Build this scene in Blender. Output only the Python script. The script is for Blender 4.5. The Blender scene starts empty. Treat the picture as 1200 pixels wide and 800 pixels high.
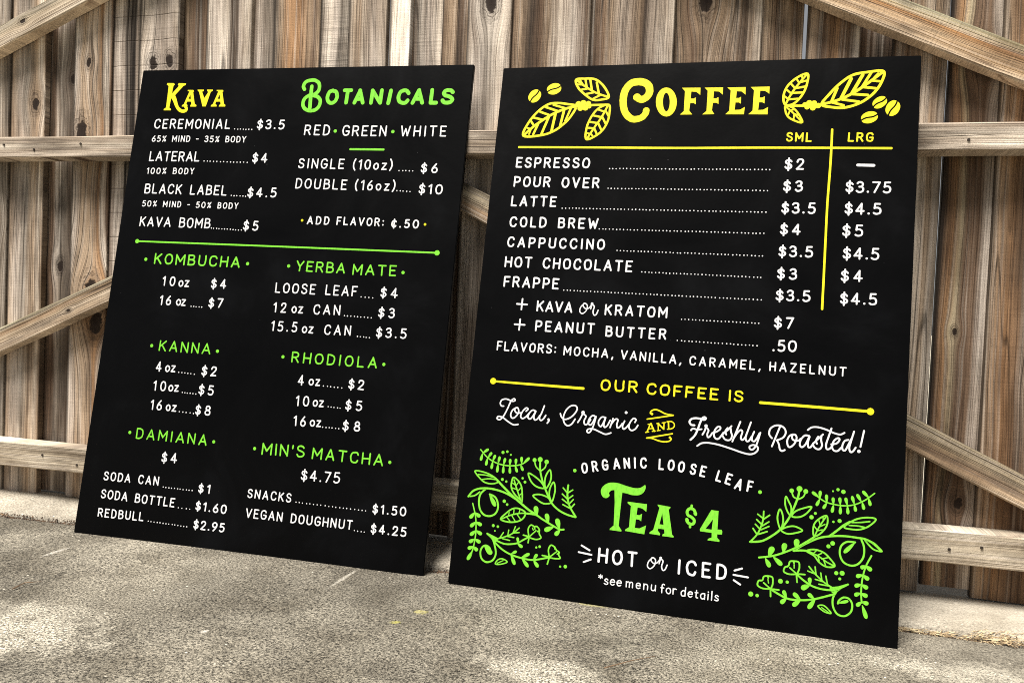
import bpy, bmesh, math, random
from mathutils import Vector, Matrix
random.seed(7)
SC = bpy.context.scene
COL = SC.collection
R = math.radians

# ------------------------------------------------------------------ camera
cam_d = bpy.data.cameras.new('camera')
cam = bpy.data.objects.new('camera', cam_d); COL.objects.link(cam)
_r = Vector((0.96907074, 0.24315038, 0.04218767)); _u = Vector((-0.04884121, 0.02139803, 0.99857732))
_f = Vector((-0.24190172, 0.96975255, -0.03261196))
M4 = Matrix((_r, _u, -_f)).transposed().to_4x4(); M4.translation = Vector((0, -1.50540, 0.44949))
cam.matrix_world = M4
cam_d.sensor_fit = 'HORIZONTAL'; cam_d.sensor_width = 36.0
cam_d.lens = 960.627 / 1200 * 36.0
cam_d.shift_x = -24.741 / 1200; cam_d.shift_y = 3.734 / 1200
cam_d.clip_start = 0.05; cam_d.clip_end = 3000
SC.camera = cam

# ------------------------------------------------------------------ world, sun, exposure
SUN_EL, SUN_AZ = R(66), R(208)     # azimuth clockwise from +y: behind the camera, from its left
W = bpy.data.worlds.new('World'); SC.world = W; W.use_nodes = True
nt = W.node_tree; nt.nodes.clear()
sky = nt.nodes.new('ShaderNodeTexSky'); sky.sky_type = 'NISHITA'; sky.sun_disc = False
sky.sun_elevation = SUN_EL; sky.sun_rotation = SUN_AZ
sky.air_density = 1.0; sky.dust_density = 1.0; sky.ozone_density = 0.6
hs = nt.nodes.new('ShaderNodeHueSaturation'); hs.inputs['Saturation'].default_value = 0.16
bg = nt.nodes.new('ShaderNodeBackground'); bg.inputs['Strength'].default_value = 0.05
wo = nt.nodes.new('ShaderNodeOutputWorld')
nt.links.new(sky.outputs[0], hs.inputs['Color']); nt.links.new(hs.outputs[0], bg.inputs['Color'])
nt.links.new(bg.outputs[0], wo.inputs['Surface'])
sd = bpy.data.lights.new('sun', 'SUN'); sd.energy = 5.0; sd.angle = R(28); sd.color = (1.0, 0.95, 0.88)
sun = bpy.data.objects.new('sun', sd); COL.objects.link(sun)
sdir = Vector((math.sin(SUN_AZ) * math.cos(SUN_EL), math.cos(SUN_AZ) * math.cos(SUN_EL), math.sin(SUN_EL)))
sun.rotation_euler = sdir.to_track_quat('Z', 'Y').to_euler(); sun.location = sdir * 20
SC.view_settings.view_transform = 'Standard'; SC.view_settings.look = 'None'
SC.view_settings.exposure = 0.68
SC.cycles.pixel_filter_type = 'BLACKMAN_HARRIS'; SC.cycles.filter_width = 1.0; SC.cycles.use_denoising = False; SC.view_settings.gamma = 1.0

# ------------------------------------------------------------------ helpers
def lin(c):
    return tuple((x / 12.92 if x <= .04045 else ((x + .055) / 1.055) ** 2.4) for x in c)
def hx(r, g, b): return lin((r / 255, g / 255, b / 255)) + (1,)

def link(name, me, mat=None, parent=None, loc=None):
    o = bpy.data.objects.new(name, me); COL.objects.link(o)
    if mat: me.materials.clear(); me.materials.append(mat)
    if parent: o.parent = parent
    if loc is not None: o.location = loc
    return o
def tag(o, label=None, cat=None, group=None, kind=None):
    for k, v in (('label', label), ('category', cat), ('group', group), ('kind', kind)):
        if v: o[k] = v
    return o
def empty(name, mw):
    o = bpy.data.objects.new(name, None); COL.objects.link(o); o.matrix_world = mw; o.empty_display_size = .1
    return o

class NG:
    """tiny node-graph writer"""
    def __init__(s, name):
        s.m = bpy.data.materials.new(name); s.m.use_nodes = True
        s.t = s.m.node_tree; s.t.nodes.clear()
        s.out = s.t.nodes.new('ShaderNodeOutputMaterial')
        s.b = s.t.nodes.new('ShaderNodeBsdfPrincipled'); s.t.links.new(s.b.outputs[0], s.out.inputs[0])
    def put(s, sock, v):
        if isinstance(v, bpy.types.NodeSocket): s.t.links.new(v, sock)
        elif v is not None: sock.default_value = v
    def math(s, op, a, b=None, c=None, clamp=False):
        n = s.t.nodes.new('ShaderNodeMath'); n.operation = op; n.use_clamp = clamp
        s.put(n.inputs[0], a); s.put(n.inputs[1], b); s.put(n.inputs[2], c); return n.outputs[0]
    def xyz(s, x, y, z):
        n = s.t.nodes.new('ShaderNodeCombineXYZ'); s.put(n.inputs[0], x); s.put(n.inputs[1], y); s.put(n.inputs[2], z); return n.outputs[0]
    def sep(s, v):
        n = s.t.nodes.new('ShaderNodeSeparateXYZ'); s.put(n.inputs[0], v); return n.outputs
    def noise(s, v, scale=1, det=2, rough=.5, dist=0):
        n = s.t.nodes.new('ShaderNodeTexNoise'); s.put(n.inputs['Vector'], v); n.inputs['Scale'].default_value = scale
        n.inputs['Detail'].default_value = det; n.inputs['Roughness'].default_value = rough; n.inputs['Distortion'].default_value = dist
        return n.outputs[0]
    def voro(s, v, scale=1, feat='F1'):
        n = s.t.nodes.new('ShaderNodeTexVoronoi'); n.feature = feat; s.put(n.inputs['Vector'], v); n.inputs['Scale'].default_value = scale
        return n.outputs[0]
    def ramp(s, f, stops, interp='LINEAR'):
        n = s.t.nodes.new('ShaderNodeValToRGB'); s.put(n.inputs[0], f); cr = n.color_ramp; cr.interpolation = interp
        while len(cr.elements) < len(stops): cr.elements.new(.5)
        while len(cr.elements) > len(stops): cr.elements.remove(cr.elements[-1])
        for e, (p, c) in zip(cr.elements, stops):
            e.position = p; e.color = c if isinstance(c, tuple) else (c, c, c, 1)
        return n.outputs[0]
    def mix(s, f, a, b, mode='MIX'):
        n = s.t.nodes.new('ShaderNodeMix'); n.data_type = 'RGBA'; n.blend_type = mode
        s.put(n.inputs[0], f); s.put(n.inputs[6], a); s.put(n.inputs[7], b); return n.outputs[2]
    def bump(s, h, dist, strength=1.0, nrm=None):
        n = s.t.nodes.new('ShaderNodeBump'); n.inputs['Strength'].default_value = strength
        n.inputs['Distance'].default_value = dist; s.put(n.inputs['Height'], h)
        if nrm is not None: s.put(n.inputs['Normal'], nrm)
        return n.outputs[0]
    def objco(s): return s.t.nodes.new('ShaderNodeTexCoord').outputs['Object']

# ------------------------------------------------------------------ weathered wood
def wood(name, width, stops, axis='z', seed=0, knots=(), dark=0.0, saw=0.25, ringf=95., tone=1.0, mild=.35, lines=.6, bands=0.):
    """stops: colours across the board's width; knots: (across, along, radius) in the board's own metres"""
    g = NG(name); co = g.objco(); x, y, z = g.sep(co)
    across, along = (x, z) if axis == 'z' else (z, x)
    other = y
    wob = g.noise(g.xyz(g.math('MULTIPLY', across, 6.), seed * 3.1, g.math('MULTIPLY', along, 2.2)), 1, 2)
    u = g.math('ADD', across, g.math('MULTIPLY', g.math('SUBTRACT', wob, .5), .022))
    kd = None; kring = None
    for kx, kz, r in knots:
        dx = g.math('SUBTRACT', across, kx); dz = g.math('MULTIPLY', g.math('SUBTRACT', along, kz), .62)
        d2 = g.math('ADD', g.math('MULTIPLY', dx, dx), g.math('MULTIPLY', dz, dz))
        e = g.math('POWER', 2.718, g.math('MULTIPLY', d2, -1 / (2.6 * r) ** 2))
        u = g.math('SUBTRACT', u, g.math('MULTIPLY', g.math('MULTIPLY', dx, e), .82))
        nz = g.noise(co, 90, 2)
        d = g.math('ADD', g.math('SQRT', d2), g.math('MULTIPLY', g.math('SUBTRACT', nz, .5), r * 1.1))
        k = g.ramp(g.math('DIVIDE', d, r * 2.2), [(0, 1.), (.30, .97), (.37, .30), (.44, .22), (.50, .62), (.56, .15), (.70, .30), (.74, .05), (1, 0.)])
        kd = k if kd is None else g.math('MAXIMUM', kd, k)
    base = g.ramp(g.math('DIVIDE', u, width), [(p, c) for p, c in stops])
    # late-wood lines
    n1 = g.noise(g.xyz(g.math('MULTIPLY', u, ringf), seed * 7.7, g.math('MULTIPLY', along, .7)), 1, 2, .55)
    line = g.ramp(n1, [(.33, 0.), (.345, .8), (.37, 0.), (.45, 0.), (.495, .5), (.505, 1.), (.52, .1), (.60, 0.), (.63, .0), (.65, .9), (.67, 0.)])
    bleach = g.ramp(g.noise(g.xyz(g.math('MULTIPLY', u, ringf * 1.1), seed * 4.4 + 9, g.math('MULTIPLY', along, 1.1)), 1, 2, .6), [(.52, 0.), (.66, 1.)])
    ck = g.ramp(g.noise(g.xyz(g.math('MULTIPLY', u, 26.), seed * 6.1 + 3, g.math('MULTIPLY', along, .55)), 1, 1), [(.478, 0.), (.486, 1.), (.494, 0.), (.60, 0.), (.607, 1.), (.614, 0.)])
    ck = g.math('MULTIPLY', ck, g.ramp(g.noise(g.xyz(g.math('MULTIPLY', across, 3.), seed + .5, g.math('MULTIPLY', along, 3.)), 1, 1), [(.46, 0.), (.54, 1.)]))
    n2 = g.noise(g.xyz(g.math('MULTIPLY', u, 520.), seed * 2.3, g.math('MULTIPLY', along, 9.)), 1, 3, .6)
    n3 = g.noise(g.xyz(g.math('MULTIPLY', across, 1500.), other, g.math('MULTIPLY', along, 420.)), 1, 2, .7)
    n4 = g.noise(g.xyz(g.math('MULTIPLY', across, 4.), seed * 1.7 + 2, g.math('MULTIPLY', along, 260.)), 1, 2, .6)
    big = g.noise(g.xyz(g.math('MULTIPLY', u, 16.), seed * 5.5, g.math('MULTIPLY', along, 3.4)), 1, 3, .6)
    stain = g.noise(g.xyz(g.math('MULTIPLY', u, 34.), seed * 9.5 + 4, g.math('MULTIPLY', along, 5.)), 1, 4, .65)
    c = g.mix(g.math('MULTIPLY', line, lines), base, g.mix(1., base, hx(110, 84, 68), 'MULTIPLY'))
    c = g.mix(g.math('MULTIPLY', bleach, .45), c, hx(226, 214, 200))
    c = g.mix(g.ramp(big, [(.38, 0.), (.60, .85)]), c, g.mix(1., c, hx(172, 164, 156), 'MULTIPLY'))
    c = g.mix(g.math('MULTIPLY', g.ramp(stain, [(.50, 0.), (.66, 1.)]), min(.85, mild * 1.7)), c, hx(74, 66, 58))
    f = g.math('ADD', g.math('MULTIPLY', g.math('SUBTRACT', n2, .5), 1.5), g.math('MULTIPLY', g.math('SUBTRACT', n3, .5), 2.0))
    f = g.math('ADD', f, g.math('MULTIPLY', g.math('SUBTRACT', n4, .5), saw))
    f = g.math('MAXIMUM', g.math('MULTIPLY', g.math('ADD', f, 1.), tone * 1.16), .12)
    hsn = g.t.nodes.new('ShaderNodeHueSaturation'); hsn.inputs['Saturation'].default_value = 1.0; g.put(hsn.inputs['Color'], c); c = hsn.outputs[0]
    c = g.mix(1., c, g.xyz(f, f, f), 'MULTIPLY')
    speck = g.ramp(g.voro(g.xyz(g.math('MULTIPLY', across, 260.), seed, g.math('MULTIPLY', along, 150.))), [(.07, 1.), (.13, 0.)])
    c = g.mix(g.math('MULTIPLY', speck, .22), c, hx(60, 48, 40))
    h = g.math('ADD', g.math('MULTIPLY', n2, .5), g.math('MULTIPLY', n3, .5)); h = g.math('SUBTRACT', h, g.math('MULTIPLY', line, .9))
    h = g.math('ADD', h, g.math('MULTIPLY', n4, saw * 1.2))
    c = g.mix(g.math('MULTIPLY', ck, .85), c, hx(34, 26, 20)); h = g.math('SUBTRACT', h, g.math('MULTIPLY', ck, 1.5))
    if bands:
        bw = g.math('ADD', g.math('DIVIDE', along, bands), g.math('MULTIPLY', g.noise(g.xyz(g.math('MULTIPLY', across, 20.), seed, 0.), 1, 2), .16))
        fr = g.ramp(g.math('FRACT', bw), [(0., 0.), (.02, 1.), (.05, 0.), (.08, 0.)])
        c = g.mix(g.math('MULTIPLY', fr, .6), c, hx(70, 58, 48)); h = g.math('SUBTRACT', h, fr)
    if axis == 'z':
        gap_shade = g.ramp(g.math('ADD', g.math('DIVIDE', across, width), g.math('MULTIPLY', g.math('SUBTRACT', big, .5), .02)), [(0., .9), (.0030 / width, .75), (.0060 / width, 0.), (1 - .002 / width, 0.), (1., .5)])
        c = g.mix(gap_shade, c, hx(40, 32, 26))  # shade of the gaps between pickets, painted along both long edges
    if kd is not None:
        c = g.mix(kd, c, hx(38, 27, 20)); h = g.math('SUBTRACT', h, g.math('MULTIPLY', kd, 1.2))
    g.put(g.b.inputs['Base Color'], c)
    g.b.inputs['Roughness'].default_value = .82; g.b.inputs['Specular IOR Level'].default_value = .25
    g.put(g.b.inputs['Normal'], g.bump(h, .0011, .9))
    return g.m

def chamfer_box(x0, x1, y0, y1, z0, z1, c=.0015, axis='z', jit=0, segs=1):
    """prism along `axis` with chamfered long edges: 28 triangles"""
    me = bpy.data.meshes.new('board'); bm = bmesh.new()
    if axis == 'z':
        sec = [(x0 + c, y0), (x1 - c, y0), (x1, y0 + c), (x1, y1 - c), (x1 - c, y1), (x0 + c, y1), (x0, y1 - c), (x0, y0 + c)]
        P = lambda s, t: (s[0], s[1], t); a, b = z0, z1
    else:
        sec = [(z0 + c, y0), (z1 - c, y0), (z1, y0 + c), (z1, y1 - c), (z1 - c, y1), (z0 + c, y1), (z0, y1 - c), (z0, y0 + c)]
        P = lambda s, t: (t, s[1], s[0]); a, b = x0, x1
    A = first = [bm.verts.new(P(s, a)) for s in sec]
    for q in range(1, segs + 1):
        B = [bm.verts.new(P((s[0] + (random.uniform(-jit, jit) if q < segs else 0), s[1] + (random.uniform(-jit, jit) * .6 if s[1] < y1 - .004 else 0)), a + (b - a) * q / segs)) for s in sec]
        for i in range(8):
            j = (i + 1) % 8; bm.faces.new((A[i], A[j], B[j], B[i]))
        A = B
    A = first
    bm.faces.new(A[::-1]); bm.faces.new(B)
    bmesh.ops.recalc_face_normals(bm, faces=bm.faces)
    bm.to_mesh(me); bm.free(); return me

# ------------------------------------------------------------------ the ground
def concrete(name, base, seed, amp=1.0, marks=()):
    g = NG(name); co = g.objco()
    n0 = g.noise(co, 2.3, 3, .55, .4); n1 = g.noise(co, 9.0, 4, .6)
    sp = g.noise(co, 300, 3, .8); sp2 = g.noise(co, 650, 2, .7)
    vo = g.voro(co, 150)
    c = g.ramp(n0, [(.34, hx(*[v * .80 for v in base])), (.47, hx(*[v * .92 for v in base])), (.56, hx(*base)), (.72, hx(*[min(255, v * 1.13) for v in base]))])
    c = g.mix(g.ramp(n1, [(.35, .55), (.6, 0.)]), c, g.mix(1., c, hx(165, 160, 152), 'MULTIPLY'))
    f = g.math('ADD', g.math('MULTIPLY', g.math('SUBTRACT', sp, .5), 4.6), g.math('MULTIPLY', g.math('SUBTRACT', sp2, .5), 2.6))
    px_ = g.sep(co)[0]
    mx, my, _z = g.sep(co)
    def spots(c, lst, nz_, k):
        for ax, ay, rx, ry, col, st_ in lst:
            dx = g.math('DIVIDE', g.math('SUBTRACT', mx, ax), rx); dy = g.math('DIVIDE', g.math('SUBTRACT', my, ay), ry)
            d = g.math('ADD', g.math('ADD', g.math('MULTIPLY', dx, dx), g.math('MULTIPLY', dy, dy)), g.math('MULTIPLY', g.math('SUBTRACT', nz_, .5), k))
            c = g.mix(g.math('MULTIPLY', g.ramp(d, [(.0, 1.), (1., 0.)]), st_), c, hx(*col))
        return c
    c = spots(c, [m for m in marks if not (m[2] < .035 and m[5] >= .5)], g.noise(co, 22, 4, .65), 3.5)
    f = g.math('MULTIPLY', f, g.ramp(g.math('ADD', px_, .5), [(.62, amp), (.88, amp * .5)]))
    f = g.math('MAXIMUM', g.math('ADD', f, 1.), .10)
    c = g.mix(1., c, g.xyz(f, f, f), 'MULTIPLY')
    wh = g.ramp(g.voro(co, 75), [(.08, 1.), (.15, 0.)]); pick = g.ramp(g.noise(co, 26, 2), [(.56, 0.), (.64, 1.)])
    c = g.mix(g.math('MULTIPLY', wh, pick), c, hx(232, 224, 206))
    big = g.ramp(g.voro(co, 19), [(.035, 1.), (.06, 0.)])
    c = g.mix(g.math('MULTIPLY', big, g.ramp(g.noise(co, 5, 1), [(.5, 0.), (.6, .8)])), c, hx(228, 220, 204))
    pit = g.ramp(g.voro(co, 62), [(.05, 1.), (.10, 0.)])
    c = g.mix(g.math('MULTIPLY', pit, g.ramp(g.noise(co, 17, 1), [(.5, 0.), (.6, .8)])), c, hx(46, 42, 36))
    c = spots(c, [m for m in marks if m[2] < .035 and m[5] >= .5], g.noise(co, 210, 3, .75), 5.)
    g.put(g.b.inputs['Base Color'], c); g.b.inputs['Roughness'].default_value = .9; g.b.inputs['Specular IOR Level'].default_value = .2
    h = g.math('ADD', g.math('MULTIPLY', sp, 1.), g.math('MULTIPLY', g.ramp(vo, [(0, 1.), (.5, 0.)]), .8))
    g.put(g.b.inputs['Normal'], g.bump(h, .0022, 1.0, g.bump(n1, .02, .4)))
    return g.m
MCON = concrete('concrete_patio', (134, 128, 115), 1, 1.6, [(-.95, -.60, .16, .10, (196, 189, 172), .55), (-.22, -.49, .10, .05, (196, 189, 172), .5), (.36, -.30, .16, .05, (196, 189, 172), .55), (-.40, -.56, .09, .03, (70, 66, 58), .4), (-.86, -.70, .10, .03, (70, 66, 58), .45), (-.16, -.36, .07, .03, (84, 80, 70), .35), (.10, -.27, .08, .02, (84, 80, 70), .35), (.27, -.22, .03, .02, (96, 90, 80), .4), (-1.158, -.305, .006, .035, (216, 210, 198), .6), (-.699, -.52, .006, .008, (216, 210, 198), .7), (-.465, -.402, .010, .006, (190, 184, 84), .6), (-.445, -.352, .012, .010, (206, 196, 120), .5), (-.205, -.222, .03, .006, (170, 164, 100), .5), (-.63, -.24, .004, .06, (206, 200, 186), .6)])
MCON2 = concrete('concrete_edging', (200, 191, 174), 2, .7)
MSOIL = (lambda g: (g.put(g.b.inputs['Base Color'], g.ramp(g.noise(g.objco(), 3, 5, .7), [(.3, hx(176, 168, 148)), (.7, hx(224, 216, 196))])), g.b.inputs.__getitem__('Roughness').__setattr__('default_value', .95), g.m)[-1])(NG('dry_ground'))

def gz(x):
    """level of the concrete: it dips a few millimetres under each board's right end"""
    pts = [(-4, 0), (-1.45, 0), (-1.22, -.001), (-.51, -.0072), (-.44, -.0005), (.25, -.0085), (.6, -.004), (4, 0)]
    for (a, p), (b, q) in zip(pts, pts[1:]):
        if a <= x <= b:
            t = (x - a) / (b - a); return p + (q - p) * t
    return 0.
def joint(x): return -.141 - .045 * max(0., x - .2) + .004 * math.sin(x * 9)

def sheet(name, xs, ys, fz, mat, yf=lambda x, y: y, skirt=None):
    bm = bmesh.new(); V = [[bm.verts.new((x, yf(x, y), fz(x, y))) for y in ys] for x in xs]
    for i in range(len(xs) - 1):
        for j in range(len(ys) - 1):
            bm.faces.new((V[i][j], V[i + 1][j], V[i + 1][j + 1], V[i][j + 1]))
    for f in bm.faces: f.smooth = True
    me = bpy.data.meshes.new(name); bm.to_mesh(me); bm.free()
    return tag(link(name, me, mat), kind='structure')
xs = [-4, -3, -2.4] + [-2 + .05 * i for i in range(61)] + [1.4, 2, 3, 4]
# patio: runs from the joint towards the camera; its far edge rolls down into the joint
edge = [(0, -.03), (0, -.012), (-.0015, -.006), (-.004, -.002), (-.009, 0.), (-.02, 0)]
def patio_y(x, t): return joint(x) - .006 + t
sheet('concrete_patio', xs, [0.0, -.0015, -.004, -.009, -.03, -.1, -.25, -.5, -.8, -1.2, -2, -4.5],
      lambda x, t: gz(x) - (.03 if t == 0 else .006 if t == -.0015 else .002 if t == -.004 else 0) + .0012 * math.sin(x * 5 + t * 4), MCON, patio_y)
sheet('concrete_edging', xs, [.32, .20, .10, .03, .015, .009, .005, .0028, .0010, .0],
      lambda x, t: gz(x) * .3 + .004 + min(t, .03) * .15 - (.03 if t == 0 else .008 if t == .001 else .003 if t == .0028 else .001 if t == .005 else 0), MCON2,
      lambda x, t: joint(x) + .004 + t)
MUNSEEN = (lambda g: (g.put(g.b.inputs['Base Color'], g.ramp(g.noise(g.objco(), 6, 5, .7), [(.3, (.030, .045, .018, 1)), (.7, (.075, .095, .040, 1))])), g.b.inputs.__getitem__('Roughness').__setattr__('default_value', .95), g.m)[-1])(NG('unseen_dark_green'))  # unseen dark ground towards the viewer, added to darken the boards' low reflections
for nm, mt, y0, y1 in (('ground', MSOIL, -1.2, 400), ('unseen_dark_ground', MUNSEEN, -400, -1.2)):
    bm = bmesh.new(); bm.faces.new([bm.verts.new(p) for p in ((-400, y0, -.035), (400, y0, -.035), (400, y1, -.035), (-400, y1, -.035))])
    me = bpy.data.meshes.new(nm); bm.to_mesh(me); bm.free(); tag(link(nm, me, mt), kind='structure')

# ------------------------------------------------------------------ the fence
fence = tag(empty('wooden_fence', Matrix.Translation((-.6, .0, 0))),
            'weathered wooden fence of vertical pickets with horizontal rails and diagonal braces behind both menu boards', 'fence')
FX = -.6
G1, G2, G3 = (186, 168, 150), (164, 140, 115), (128, 108, 90)
def st(*a): return [(p, hx(*c)) for p, c in a]
PALE, PINK, TAN, ORG, BRN, GRY, DRK, BLK = (236, 222, 204), (206, 192, 178), (190, 166, 140), (172, 134, 98), (130, 106, 86), (150, 140, 128), (92, 78, 66), (52, 44, 38)
# (left, right, recess, colours across, knots (x world, z world, radius), options)
PK = [
 (-1.80, -1.602, 0, st((0, GRY), (.5, TAN), (1, GRY)), [(-1.64, .62, .012)], {}),
 (-1.602, -1.508, 0, st((0, TAN), (.25, PINK), (.5, GRY), (.75, TAN), (.88, PALE), (1, TAN)), [(-1.533, .876, .012)], {}),
 (-1.520, -1.430, .016, st((0, DRK), (.3, BRN), (.5, GRY), (.8, DRK), (1, GRY)), [(-1.448, .933, .010), (-1.473, .52, .010)], {'mild': .5}),
 (-1.434, -1.336, 0, st((0, PALE), (.13, PINK), (.3, TAN), (.6, TAN), (.75, ORG), (.86, PALE), (1, BRN)), [(-1.395, .962, .008), (-1.41, .815, .018), (-1.375, .47, .02), (-1.36, .40, .022)], {}),
 (-1.336, -1.268, .002, st((0, BRN), (.18, PINK), (.42, PINK), (.55, BLK), (.85, BLK), (.93, PINK), (1, GRY)), [], {'saw': .5, 'mild': .3, 'bands': .0525}),
 (-1.268, -1.168, 0, st((0, GRY), (.1, PALE), (.4, PINK), (.8, PINK), (1, PALE)), [(-1.232, .955, .013), (-1.190, .958, .012)], {'saw': .5, 'bands': .0525}),
 (-1.180, -1.090, .014, st((0, BLK), (.14, BRN), (.25, TAN), (.4, BRN), (.6, DRK), (.72, BRN), (1, DRK)), [], {'mild': .2}),
 (-1.105, -.998, 0, st((0, PALE), (.2, PINK), (.5, PALE), (.56, DRK), (.70, DRK), (.75, PINK), (.93, PALE), (1, PALE)), [], {'ringf': 130., 'mild': .1}),
 (-1.004, -.920, .008, st((0, BRN), (.2, PINK), (.5, GRY), (.62, BLK), (.7, GRY), (1, TAN)), [], {'mild': .3}),
 (-.948, -.843, .001, st((0, GRY), (.15, TAN), (.3, ORG), (.6, ORG), (.8, TAN), (.88, BRN), (1, TAN)), [], {'mild': .15}),
 (-.843, -.779, 0, st((0, GRY), (.2, PALE), (.5, PINK), (.7, GRY), (1, GRY)), [], {'saw': .8, 'mild': .2}),
 (-.779, -.697, -.003, st((0, PALE), (.3, TAN), (.4, PALE), (.7, PINK), (1, PALE)), [], {'mild': .05}),
 (-.692, -.648, -.002, st((0, PALE), (.6, PALE), (1, (240, 232, 222))), [], {'mild': 0., 'tone': 1.15}),
 (-.660, -.560, .012, st((0, BRN), (.15, BRN), (.25, GRY), (.5, PINK), (.7, PALE), (1, PINK)), [], {'saw': .5, 'mild': .3}),
 (-.588, -.525, .010, st((0, BRN), (.2, TAN), (.5, TAN), (.6, DRK), (.8, BRN), (.9, TAN), (1, DRK)), [], {'mild': .2}),
 (-.532, -.444, -.001, st((0, PALE), (.2, PINK), (.5, GRY), (.7, PALE), (1, PINK)), [(-.485, 1.04, .014)], {'mild': .12}),
 (-.446, -.292, .004, st((0, BRN), (.12, TAN), (.25, DRK), (.38, BRN), (.45, TAN), (.55, PALE), (.8, PINK), (.93, BRN), (1, PALE)), [], {'mild': .12}),
 (-.296, -.138, .005, st((0, DRK), (.16, BRN), (.25, TAN), (.42, PINK), (.6, TAN), (.64, DRK), (.72, PINK), (1, PALE)), [], {'mild': .15}),
 (-.142, .014, .006, st((0, DRK), (.12, TAN), (.25, BRN), (.36, TAN), (.6, TAN), (.8, BRN), (.9, TAN), (1, PALE)), [(-.085, 1.026, .015), (-.045, .86, .006)], {'mild': .4}),
 (.010, .0842, .007, st((0, DRK), (.2, TAN), (.4, BRN), (.7, TAN), (.8, BRN), (1, TAN)), [], {'mild': .3}),
 (.0900, .177, .003, st((0, TAN), (.3, BRN), (.6, ORG), (.8, BRN), (1, PALE)), [], {'mild': .15}),
 (.160, .250, .026, st((0, BLK), (.4, BRN), (.6, DRK), (1, BRN)), [(.215, .60, .01)], {}),
 (.230, .3160, .001, st((0, BRN), (.3, BRN), (.5, TAN), (.6, PALE), (.75, TAN), (1, GRY)), [], {'mild': .2}),
 (.3200, .399, .004, st((0, DRK), (.2, ORG), (.35, (196, 180, 150)), (.45, BRN), (.7, BRN), (.85, PINK), (1, BRN)), [(.375, .905, .013), (.352, .456, .005), (.372, .168, .009)], {'mild': .2}),
 (.397, .545, .000, st((0, TAN), (.2, ORG), (.4, BRN), (.55, ORG), (.8, TAN), (1, BRN)), [(.50, .36, .010)], {'mild': .2}),
 (.549, .690, .003, st((0, BRN), (.4, TAN), (.7, GRY), (1, BRN)), [], {}),
 (.693, .835, .000, st((0, GRY), (.4, BRN), (.7, TAN), (1, GRY)), [], {}),
 (-1.945, -1.804, .003, st((0, GRY), (.4, BRN), (.7, TAN), (1, GRY)), [], {}),
 (-2.090, -1.949, .0, st((0, TAN), (.4, PINK), (.7, TAN), (1, BRN)), [], {}),
]
PH = 1.62
FY, KS = .008, 1.0053      # pickets stand this far behind the layout plane of the list above
for i, (xa, xb, rec, stops, knots, op) in enumerate(PK):
    xa, xb = xa * KS, xb * KS; knots = [(a * KS, (b - .449) * KS + .449, r) for a, b, r in knots]; rec += FY
    w = xb - xa; zb = .012 + random.uniform(-.004, .004) + (.006 if xa > .3 and xb < .42 else 0)
    op = dict(op); op.setdefault('tone', random.uniform(.90, 1.08) * (.84 if xa > .14 else .92 if xa > 0 else 1.))
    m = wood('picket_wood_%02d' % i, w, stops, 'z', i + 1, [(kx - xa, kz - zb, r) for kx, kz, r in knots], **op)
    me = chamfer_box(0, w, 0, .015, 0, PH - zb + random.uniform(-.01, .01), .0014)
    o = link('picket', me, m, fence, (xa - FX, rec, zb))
    # each picket is cupped a little out of true, so that its right edge stands proud of its neighbour
    o.rotation_euler = (0, 0, -random.uniform(.045, .07) if w > .09 and xa > -.5 else -random.uniform(.01, .035))

def rail(x0, x1, z0, z1, seed, stops, dep=.0505, **op):
    L = x1 - x0
    m = wood('rail_wood_%d' % seed, z1 - z0, stops, 'x', seed, **op)
    return link('rail', chamfer_box(0, L, 0, dep, 0, z1 - z0, .0025, 'x', .0009, 26), m, fence, (x0 - FX, -.0445, z0))
RL = st((0, (196, 180, 160)), (.18, (228, 214, 196)), (.4, (206, 190, 170)), (.6, (232, 220, 202)), (.85, (186, 170, 152)), (1, (214, 200, 182)))
rail(-2.1, .84, .7490, .7940, 41, RL, ringf=260., mild=.30, saw=.15, lines=.95)
rail(-2.1, .84, .0755, .1300, 42, st((0, (190, 176, 154)), (.4, (214, 202, 180)), (.7, (176, 162, 140)), (1, (222, 212, 192))), ringf=220., mild=.35, saw=.2)
rail(-2.1, .84, 1.45, 1.492, 43, RL, ringf=260., mild=.15)

def brace(p, q, width, seed, stops, dep=.034, **op):
    """diagonal from p to q (x, z of its centre line)"""
    L = math.hypot(q[0] - p[0], q[1] - p[1]); a = math.atan2(q[1] - p[1], q[0] - p[0])
    m = wood('brace_wood_%d' % seed, width, stops, 'x', seed, **op)
    o = link('brace', chamfer_box(0, L, 0, dep, 0, width, .0025, 'x', .0009, 16), m, fence,
             (p[0] - FX + math.sin(a) * width / 2, -.0290, p[1] - math.cos(a) * width / 2))
    o.rotation_euler = (0, -a, 0); return o
BR = st((0, (214, 198, 176)), (.2, (190, 168, 142)), (.5, (206, 186, 158)), (.75, (170, 142, 112)), (1, (176, 170, 146)))
brace((-1.96, .190), (-.690, .7375), .050, 51, BR, ringf=200., mild=.34, saw=.3, lines=.9, knots=[(.02, .60, .004)])
brace((-.590, .7075), (.575, .145), .0505, 52, st((0, (206, 184, 156)), (.3, (180, 150, 120)), (.6, (196, 180, 152)), (1, (150, 140, 118))), ringf=150., mild=.4, saw=.4)
brace((-1.97, .869), (-.62, 1.412), .047, 53, st((0, (226, 208, 180)), (.2, (236, 222, 200)), (.5, (220, 202, 176)), (.8, (196, 184, 160)), (1, (206, 198, 176))), ringf=200., mild=.22, saw=.15, lines=.9, knots=[(.030, .462, .006)])
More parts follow.
